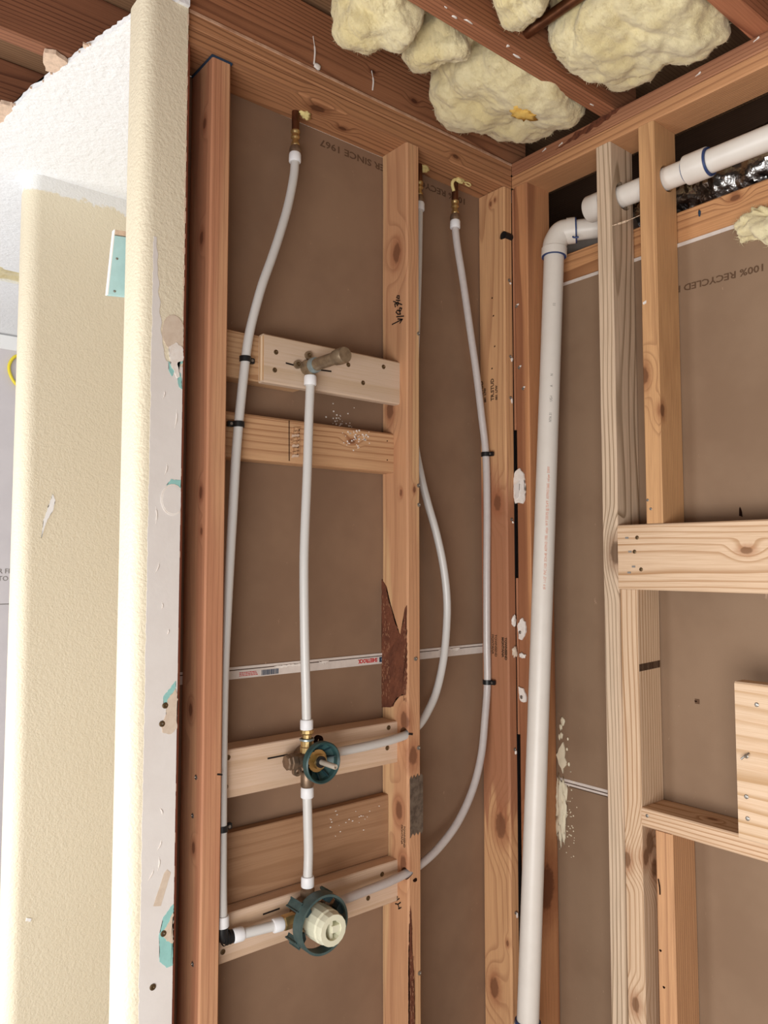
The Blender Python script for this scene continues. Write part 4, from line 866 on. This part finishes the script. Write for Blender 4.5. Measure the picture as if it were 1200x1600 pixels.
lathe('mounting_ear', [(0.004, 0), (0.0095, 0), (0.0095, 0.008), (0.004, 0.008)], (vx + 0.022, 0.012, vz + 0.031), (0, -1, 0), M['hole'], dv, 16, True)
lathe('upper_union', [(0, 0), (0.0135, 0), (0.0135, 0.010), (0.0125, 0.012), (0.0128, 0.022), (0.0095, 0.024), (0.0095, 0.034), (0.0140, 0.037), (0.0140, 0.043), (0.0105, 0.046), (0, 0.046)], (-0.6165, 0.0, vz + 0.014), (0, 0, 1), M['brass'], dv, 12, False, 25)
lathe('blue_seal', [(0.012, 0), (0.0146, 0.001), (0.0146, 0.004), (0.012, 0.005)], (-0.6165, 0.0, vz + 0.036), (0, 0, 1), M['solder'], dv, 20, True)
lathe('lower_union', [(0, 0), (0.0105, 0), (0.0132, 0.004), (0.0132, 0.026), (0.0115, 0.030), (0, 0.030)], (-0.6152, 0.0, 1.003), (0, 0, 1), M['dull_brass'], dv, 16)
cyl('side_port', (vx + 0.012, -0.007, vz + 0.005), (vx + 0.036, -0.007, vz + 0.006), 0.0125, M['dull_brass'], dv, 18)
# green cup: funnel opening towards the room
cup = lathe('green_cup', [(0.019, -0.002), (0.026, 0.000), (0.0365, 0.016), (0.0395, 0.020), (0.0395, 0.032), (0.0372, 0.034), (0.0340, 0.030), (0.0330, 0.020), (0.023, 0.008), (0.019, 0.006)], (vx, -0.010, vz), (0, -1, 0), M['green'], dv, 40, True, 30)
for k in range(10):
    an = 2 * PI * k / 10 + 0.2; d = V((math.cos(an), 0, math.sin(an))); tg = V((-math.sin(an), 0, math.cos(an))) * 0.0009
    a0, a1, a2 = V((vx, -0.016, vz)) + d * 0.022, V((vx, -0.030, vz)) + d * 0.0335, V((vx, -0.037, vz)) + d * 0.0345
    bm = bmesh.new(); A = [bm.verts.new(p - tg) for p in (a0, a1, a2, V((vx, -0.026, vz)) + d * 0.022)]; B = [bm.verts.new(p + tg) for p in (a0, a1, a2, V((vx, -0.026, vz)) + d * 0.022)]
    bm.faces.new(A[::-1]); bm.faces.new(B)
    for i in range(4): bm.faces.new((A[i], A[(i + 1) % 4], B[(i + 1) % 4], B[i]))
    place('cup_rib', finish(bm, 'cup_rib'), M['green_dark'], cup)
lathe('bonnet_washer', [(0.008, 0), (0.0215, 0), (0.0215, 0.004), (0.008, 0.004)], (vx, -0.018, vz), (0, -1, 0), M['brass'], dv, 28, True)
lathe('bonnet_nut', [(0.006, 0), (0.0145, 0), (0.0145, 0.010), (0.006, 0.010)], (vx, -0.022, vz), (0, -1, 0), M['brass'], dv, 6, True, 20)
lathe('black_seal', [(0, 0), (0.0112, 0), (0.0112, 0.004), (0, 0.004)], (vx, -0.0310, vz), (0, -1, 0), M['black'], dv, 20)
lathe('stem', [(0, 0), (0.0052, 0), (0.0052, 0.046), (0.0044, 0.049), (0.0030, 0.049), (0.0026, 0.045), (0, 0.045)], (vx, -0.033, vz), (0, -1, 0), M['stem'], dv, 18)

# mixing valve ---------------------------------------------------------
mx, mz = -0.606, 0.757
mv = thing('mixing_valve', 'lower mixing valve with a grey-green guard ring and ivory cap', 'valve', (mx, 0.035, mz))
lathe('body', [(0, 0), (0.026, 0), (0.030, 0.006), (0.030, 0.046), (0.026, 0.052), (0, 0.052)], (mx, 0.0345, mz), (0, -1, 0), M['dull_brass'], mv, 24)
lathe('upper_union', [(0, 0), (0.0125, 0), (0.0145, 0.004), (0.0145, 0.022), (0.0105, 0.026), (0, 0.026)], (-0.613, 0.0, mz + 0.030), (0, 0, 1), M['dull_brass'], mv, 6, False, 20)
lathe('left_union', [(0, 0), (0.0125, 0), (0.0140, 0.003), (0.0140, 0.026), (0, 0.026)], (-0.669, 0.001, 0.761), (1, 0, 0), M['brass'], mv, 6, False, 20)
cyl('right_union', (mx + 0.024, -0.003, 0.766), (mx + 0.050, -0.003, 0.7665), 0.0135, M['dull_brass'], mv, 18)
gr = lathe('guard_ring', [(0.0500, 0), (0.0545, 0), (0.0545, 0.026), (0.0500, 0.026)], (mx, -0.022, mz), (0, -1, 0), M['green2'], mv, 48, True, 40)
for k, an in enumerate((20, 65, 140, 205, 300)):
    a = math.radians(an); d = V((math.cos(a), 0, math.sin(a))); tg = V((-math.sin(a), 0, math.cos(a)))
    bm = bmesh.new(); w = 0.013
    P = [V((mx, -0.024, mz)) + d * 0.0505 - tg * w, V((mx, -0.024, mz)) + d * 0.0505 + tg * w, V((mx, -0.024, mz)) + d * 0.038 + tg * 0.006, V((mx, -0.024, mz)) + d * 0.036 - tg * 0.006]
    A = [bm.verts.new(p) for p in P]; B = [bm.verts.new(p + V((0, -0.010 if k % 2 else -0.016, 0))) for p in P]
    bm.faces.new(A[::-1]); bm.faces.new(B)
    for i in range(4): bm.faces.new((A[i], A[(i + 1) % 4], B[(i + 1) % 4], B[i]))
    place('ring_lug', finish(bm, 'ring_lug'), M['green_dark'], gr)
for an, hh in ((140, 0.034), (215, 0.030), (55, 0.03)):
    a = math.radians(an); d = V((math.cos(a), 0, math.sin(a))); c = V((mx, -0.010, mz)) + d * 0.053
    bm = bmesh.new(); r = bmesh.ops.create_cube(bm, size=1.0)
    for v in r['verts']: v.co = c + d * v.co.x * 0.007 + V((0, 1, 0)) * v.co.y * hh + V((-d.z, 0, d.x)) * v.co.z * 0.015
    bmesh.ops.bevel(bm, geom=bm.edges[:], offset=0.002, segments=2, affect='EDGES')
    place('ring_foot', finish(bm, 'ring_foot'), M['green2'], gr)
for (dx, dz) in ((0.018, 0.028), (0.030, 0.012), (-0.028, -0.012), (-0.02, 0.022)):
    cyl('body_screw', (mx + dx, -0.016, mz + dz), (mx + dx, -0.030, mz + dz), 0.0055, M['dull_brass'] if dx > 0 else M['steel'], mv, 10)
cp = lathe('ivory_cap', [(0, 0), (0.0310, 0), (0.0310, 0.008), (0.0325, 0.010), (0.0320, 0.042), (0.0300, 0.046), (0.0298, 0.056), (0.0285, 0.061), (0.0180, 0.061), (0.0175, 0.042), (0, 0.042)], (mx, -0.016, mz), (0, -1, 0), M['cap'], mv, 16, False, 18)
box('cap_key', (mx - 0.0035, mx + 0.0035, -0.070, -0.056, mz - 0.0182, mz + 0.0182), M['cap'], cp, 0.001)
box('cap_key', (mx - 0.001, mx + 0.0182, -0.074, -0.056, mz - 0.0065, mz + 0.0065), M['cap'], cp, 0.001)

# white drain/vent pipe --------------------------------------------------
R = 0.0248
vp = thing('vent_pipe', 'white plastic pipe: leaning upright, elbow and run through the studs', 'pipe', (-0.13, -0.1, 0.0))
P0, P1 = V((0.043, -0.098, 2.205)), V((-0.090, -0.100, 0.428)); ax = (P1 - P0).normalized()
Pb = P1 + ax * 0.42
vpipe = cyl('upright_pipe', P0 - ax * 0.015, Pb, R, M['pvc'], vp, 32)
lathe('lower_hub', [(R, 0), (R + 0.0055, 0), (R + 0.0055, 0.05), (R, 0.05)], P1 + ax * 0.012, ax, M['pvc'], vp, 32, True)
lathe('primer_ring', [(R, 0), (R + 0.004, 0), (R + 0.003, 0.006), (R, 0.006)], P1 + ax * 0.006, ax, M['glue_blue'], vp, 32, True)
# elbow: upright -> diagonal into the wall
dg = V((0.60, -0.80, 0.02)).normalized()
top = V((0.0455, -0.098, 2.252))
bend = [P0 + ax * 0.004, P0 - ax * 0.010, top - V((0, 0, 0.018)) + dg * 0.003, top + dg * 0.016 + V((0, 0, 0.0015)), top + dg * 0.034 + V((0, 0, 0.005)), top + dg * 0.046 + V((0, 0, 0.005))]
tube('elbow', bend, R + 0.0045, M['pvc'], vp, 28, 6)
lathe('elbow_hub', [(R, 0), (R + 0.0062, 0), (R + 0.0066, 0.004), (R + 0.0066, 0.020), (R + 0.0045, 0.022), (R, 0.022)], P0 + ax * 0.010, -ax, M['pvc'], vp, 32, True)
lathe('primer_ring', [(R - 0.0002, 0), (R + 0.0052, 0), (R + 0.0052, 0.0022), (R - 0.0002, 0.0022)], P0 + ax * 0.0115, -ax, M['glue_blue'], vp, 32, True)
e1 = top + dg * 0.044 + V((0, 0, 0.005))
lathe('elbow_hub', [(R, 0), (R + 0.0066, 0), (R + 0.0066, 0.020), (R, 0.020)], e1 - dg * 0.014, dg, M['pvc'], vp, 32, True)
lathe('primer_ring', [(R, 0), (R + 0.0064, 0), (R + 0.0060, 0.0035), (R, 0.0035)], e1 + dg * 0.006, dg, M['glue_blue'], vp, 32, True)
cyl('diagonal_pipe', e1, e1 + dg * 0.13, R, M['pvc'], vp, 28)
hx_, hz_ = 0.050, 2.276
hrun = V((0, -1, -0.014)).normalized(); hs = V((hx_, -0.197, 2.281))
cyl('run_pipe', hs + hrun * 0.01, hs + hrun * 1.6, R, M['pvc'], vp, 32)
lathe('run_hub', [(0, 0), (R + 0.0035, 0), (R + 0.0062, 0.004), (R + 0.0062, 0.045), (0, 0.045)], hs, hrun, M['pvc'], vp, 32)
lathe('primer_ring', [(R, 0), (R + 0.0052, 0), (R + 0.0052, 0.0025), (R, 0.0025)], hs + hrun * 0.045, hrun, M['glue_blue'], vp, 32, True)
cs_ = hs + hrun * 0.253
lathe('coupling', [(R, 0), (R + 0.0062, 0), (R + 0.0066, 0.003), (R + 0.0066, 0.045), (R + 0.0062, 0.048), (R, 0.048)], cs_, hrun, M['pvc'], vp, 32, True)
lathe('primer_ring', [(R, 0), (R + 0.0052, 0), (R + 0.0042, 0.005), (R, 0.005)], cs_ + hrun * 0.047, hrun, M['glue_blue'], vp, 32, True)
lathe('primer_ring', [(R, 0), (R + 0.0012, 0), (R + 0.0010, 0.005), (R, 0.005)], cs_ - hrun * 0.004, hrun, M['glue_blue'], vp, 32, True)
tube('primer_drip', [(0.038, -0.158, 2.2255), (0.040, -0.162, 2.2225), (0.046, -0.170, 2.2225)], 0.0022, M['glue_blue'], vp, 6)
# print on the upright, reading upwards on the side turned to the room
sn = V((-0.66, -0.75, 0)); sn = (sn - ax * sn.dot(ax)).normalized(); upv = (-ax).cross(sn) * -1
def pprint(body, z, size, mat, sx=1.0):
    o0 = P0 + ax * ((P0.z - z) / -ax.z) + sn * (R + 0.0001)
    tv = (-ax); u = sn.cross(tv)
    text('pipe_print', body, size, o0 - u * size * 0.35, tv, u, mat, vpipe, sx=sx, th=0.0002)
pprint('FF P  1-1/2"  PVC 1120  SCH-40  ASTM-D 1785  cnf.pc  W P 330 PSI @ 73.4\u00b0F  ASTM-D 2665  nsf-pw  DWV', 1.375, 0.0088, M['ink_orange'], 0.735)
pprint('NYA 31', 1.772, 0.0088, M['ink_grey'], 0.8); pprint('UG-I', 1.822, 0.0088, M['ink_grey'], 0.8)
pprint('A', 1.858, 0.0088, M['ink_grey'], 0.8); pprint('N', 1.885, 0.0088, M['ink_grey'], 0.8); pprint('I I', 2.06, 0.010, M['ink_grey'], 0.8)

# brown pipe crossing the insulated bay, small white stub at the top right
tag(cyl('brown_pipe', (-0.302, -0.3065, 2.505), (-0.298, -0.6115, 2.515), 0.0115, M['copper'], None, 18), 'brown copper pipe crossing the bay between insulation batts', 'pipe')
o = thing('white_pipe_stub', 'white pipe stub at the very top right corner', 'pipe', (-0.085, -0.72, 2.50))
lathe('pipe', [(0, 0), (0.017, 0), (0.019, 0.003), (0.019, 0.10), (0, 0.10)], (-0.078, -0.705, 2.475), (0.1, -0.1, 1), M['pvc'], o, 24)
lathe('rim', [(0.019, 0), (0.0225, 0.001), (0.0225, 0.012), (0.019, 0.013)], (-0.078, -0.705, 2.477), (0.1, -0.1, 1), M['pvc'], o, 24, True)

# foil-faced duct and grey duct in the dark cavity ------------------------
def wrinkled(name, p0, p1, r, mat, label, amp, seed, cat='duct'):
    p0, p1 = V(p0), V(p1); x, y, z = frame(p1 - p0); L = (p1 - p0).length; bm = bmesh.new(); rows = []; n, m = int(L / 0.008), 60
    for i in range(n + 1):
        row = []
        for k in range(m):
            a = 2 * PI * k / m; d = x * math.cos(a) + y * math.sin(a); q = p0 + z * (L * i / n)
            w = noise.fractal(V((q.y * 16, a * 1.8, seed)), 0.7, 2.0, 3) * amp + abs(noise.noise(V((q.y * 34, a * 3, seed + 4)))) * amp * 0.9
            row.append(bm.verts.new(q + d * (r + w)))
        rows.append(row)
    for u, v in zip(rows, rows[1:]):
        for k in range(m):
            j = (k + 1) % m; bm.faces.new((u[k], u[j], v[j], v[k]))
    bm.faces.new(rows[0][::-1]); bm.faces.new(rows[-1])
    return tag(place(name, finish(bm, name, True, 25), mat), label, cat)
wrinkled('foil_duct', (0.235, -0.26, 2.30), (0.215, -1.6, 2.325), 0.085, M['foil'], 'crinkled foil duct behind the white pipe on the right', 0.009, 2.0)
wrinkled('grey_duct', (0.22, 0.05, 2.27), (0.32, -0.24, 2.30), 0.062, M['duct'], 'dull grey duct in the dark cavity behind the elbow', 0.003, 6.0)

# foam and compound on the right wall board -------------------------------
tag(blob('foam_bead', (DW - 0.002, -0.061, 0.835), (0.008, 0.014, 0.072), M['foam'], None, 14, 0.55, 2.6, 4), 'long cream foam bead squeezed out beside the white pipe', 'foam')
fs = thing('foam_splat', 'cream foam splat smeared on the board above the foam bead', 'foam', (DW - 0.001, -0.062, 0.97))
slab('smear', [(DW - 0.0005, -0.050, 0.965), (DW - 0.0005, -0.062, 0.99), (DW - 0.0005, -0.070, 1.0), (DW - 0.0005, -0.072, 0.975), (DW - 0.0005, -0.078, 0.955), (DW - 0.0005, -0.068, 0.925), (DW - 0.0005, -0.056, 0.945)], (-1, 0, 0), 0.003, M['foam'], fs, 0.003, 3)
for k, (y, z, s) in enumerate(((-0.062, 1.035, .005), (-0.068, 1.05, .007), (-0.058, 1.01, .004), (-0.064, 1.015, .005), (-0.080, 0.985, .0025), (-0.085, 0.95, .003), (-0.083, 1.01, .0025))):
    blob('drop', (DW - 0.001, y, z), (0.002, s, s * 1.6), M['foam'], fs, k + 2, 0.5, 2.0, 2)
bm = bmesh.new(); rnd = random.Random(15)
for i in range(60):
    y = rnd.gauss(-0.08, 0.014); z = rnd.gauss(0.83, 0.06); s = rnd.uniform(0.0005, 0.0015)
    bm_box(bm, DW - 0.0012, DW, y - s, y + s, z - s, z + s)
o = place('foam_specks', finish(bm, 'foam_specks'), M['foam'], fs); o['kind'] = 'stuff'

# small blue-green board piece in the niche, cable in the far room ---------
bp = thing('blue_board_piece', 'pale blue board offcut showing past the cream wall end', 'board', (-0.955, 0.0875, 1.95))
slab('panel', [(-0.9925, 0.0875, 1.921), (-0.935, 0.0875, 1.928), (-0.935, 0.0875, 2.038), (-0.983, 0.0875, 2.032)], (0, 1, 0), 0.010, M['teal_pale'], bp)
slab('white_edge', [(-0.9940, 0.0872, 1.921), (-0.9922, 0.0872, 1.921), (-0.9823, 0.0872, 2.043), (-0.9843, 0.0872, 2.043)], (0, 1, 0), 0.0105, M['white'], bp)
slab('top_flap', [(-0.9835, 0.0873, 2.034), (-0.94, 0.0873, 2.039), (-0.94, 0.0873, 2.048), (-0.9835, 0.0873, 2.043)], (0, 1, 0), 0.010, M['gypsum_edge'], bp)
for x, z in ((-0.978, 1.99), (-0.981, 1.929)): screw((x, 0.087, z), (0, -1, 0), bp, 0.0022, M['steel'])
tag(tube('yellow_cable', [(-0.57, 2.381, 2.36), (-0.595, 2.381, 2.345), (-0.612, 2.381, 2.31), (-0.61, 2.381, 2.275), (-0.59, 2.381, 2.235), (-0.56, 2.381, 2.21)], 0.007, M['yellow'], None, 8), 'yellow cable loop hanging in the bright far room', 'cable')

# ================================================================== INSULATION
def batt(name, label, c, half, seed, amp=0.03, rotz=0.0, sq=0.55, fr=6.0, n=64, dents=(), parent=None):
    """soft batt: rounded box, lumpy by noise, with pressed-in dents"""
    bm = bmesh.new(); bmesh.ops.create_cube(bm, size=2.0)
    bmesh.ops.subdivide_edges(bm, edges=bm.edges[:], cuts=n, use_grid_fill=True)
    rz = Matrix.Rotation(rotz, 3, 'Z')
    for v in bm.verts:
        d = v.co.copy(); s = d.normalized(); e = 2.4 + 2.4 * (1.0 - sq)
        p = s / (abs(s.x) ** e + abs(s.y) ** e + abs(s.z) ** e) ** (1.0 / e)
        q = V((p.x * half[0], p.y * half[1], p.z * half[2]))
        k0 = V((seed, seed * 2.1, 0))
        w = noise.noise(q * fr + k0) * amp * 1.3 + noise.noise(q * fr * 2.3 + k0) * amp * 0.7 + noise.noise(q * fr * 5.0 + k0) * amp * 0.28
        fold = noise.noise(V((q.x * fr * 0.9, q.y * fr * 0.9, q.z * 4)) + k0 * 1.3)
        w -= math.exp(-(fold / 0.10) ** 2) * amp * 0.5
        w += noise.fractal(V((q.x * 26 + q.y * 14, q.y * 60, q.z * 24)) + V((seed, 0, 3)), 0.75, 2.0, 5) * 0.0042
        q = q + s * w
        for (dx, dy, dz, r, depth) in dents:
            k = math.exp(-((q.x - dx) ** 2 + (q.y - dy) ** 2 + (q.z - dz) ** 2) / (r * r)); q -= s * k * depth
        v.co = rz @ q + V(c)
    bm.normal_update(); rr = random.Random(int(seed * 10)); fv, ff = [], []
    vl = [v for v in bm.verts if v.co.z < c[2] + 0.06]
    for k in range(int(200000 * half[0] * half[1]) + 800):     # loose glass fibres standing off the surface
        v = rr.choice(vl); nn = v.normal; tg = nn.cross(V((rr.uniform(-1, 1), rr.uniform(-1, 1), rr.uniform(-1, 1)))).normalized()
        p0 = v.co - nn * 0.001; l = rr.uniform(0.006, 0.018); tip = p0 + tg * l + nn * l * rr.uniform(-0.05, 0.25); mid = p0.lerp(tip, 0.5) + nn * l * 0.12
        sd = tg.cross(nn) * rr.uniform(0.00015, 0.0004); i = len(fv)
        fv += [p0 - sd, p0 + sd, mid + sd, mid - sd, tip]; ff += [(i, i + 1, i + 2, i + 3), (i + 3, i + 2, i + 4)]
    o = place(name, finish(bm, name, True), M['wool'], parent)
    fm = bpy.data.meshes.new('fibres'); fm.from_pydata([tuple(p) for p in fv], [], ff)
    fo = place('fibres', fm, M['wool'], o); fo['kind'] = 'stuff'
    return tag(o, label, 'insulation', 'glass wool batts between the ceiling joists') if parent is None else o
batt('insulation_batt', 'hanging end of yellow insulation nearest the rim joist', (-0.578, -0.170, 2.538), (0.076, 0.085, 0.112), 3.1, 0.022, 0.35, 0.8)
b2_ = batt('insulation_batt', 'largest sagging yellow insulation batt filling the corner bay', (-0.176, -0.148, 2.545), (0.172, 0.130, 0.112), 8.3, 0.024, 0.0, 0.45, 6.0, 80, dents=((0.015, -0.03, -0.09, 0.03, 0.02), (-0.10, 0.03, -0.09, 0.035, 0.02)))
batt('insulation_batt', 'rounded yellow insulation lump between joist and hanging batt', (-0.420, -0.185, 2.530), (0.052, 0.085, 0.095), 12.7, 0.024, 0.4, 0.85)
mw_ = b2_.matrix_basis
zl = min((mw_ @ v.co).z for v in b2_.data.vertices if abs((mw_ @ v.co).x + 0.185) < 0.015 and abs((mw_ @ v.co).y + 0.2) < 0.015)
blob('stained_patch', (-0.185, -0.200, zl + 0.003), (0.030, 0.020, 0.007), plain('orange_stained_wool', srgb(226, 180, 92), 0.95, 0.05, var=0.6, vscale=60, col2=srgb(240, 214, 130), bump=0.7, bscale=120), b2_, 4, 0.7, 2.2)
batt('insulation_batt', 'torn yellow insulation tuft in the bay before the brown pipe', (-0.418, -0.392, 2.548), (0.080, 0.068, 0.105), 17.9, 0.026, 0.2, 0.8)
batt('insulation_batt', 'big square yellow insulation batt resting on the right wall plate', (-0.148, -0.460, 2.550), (0.138, 0.142, 0.112), 23.3, 0.020, 0.0, 0.35, 7.0, 80)
batt('insulation_batt', 'small insulation scrap behind the brown pipe at the top edge', (-0.400, -0.545, 2.590), (0.04, 0.05, 0.055), 29.0, 0.02, 0.0, 0.7, 9.0, 24)
o = batt('insulation_tuft', 'ragged insulation tuft hanging over the right wall board', (DW - 0.006, -0.66, 2.122), (0.022, 0.13, 0.036), 33.0, 0.028, 0.0, 0.7, 16.0, 40)
o['group'] = 'loose insulation tufts'
o = batt('insulation_tuft', 'insulation strip in the far ceiling slot beyond the niche', (-0.8, 1.64, 2.485), (0.5, 0.09, 0.045), 37.0, 0.02, 0.0, 0.4, 8.0, 30)
o['group'] = 'loose insulation tufts'
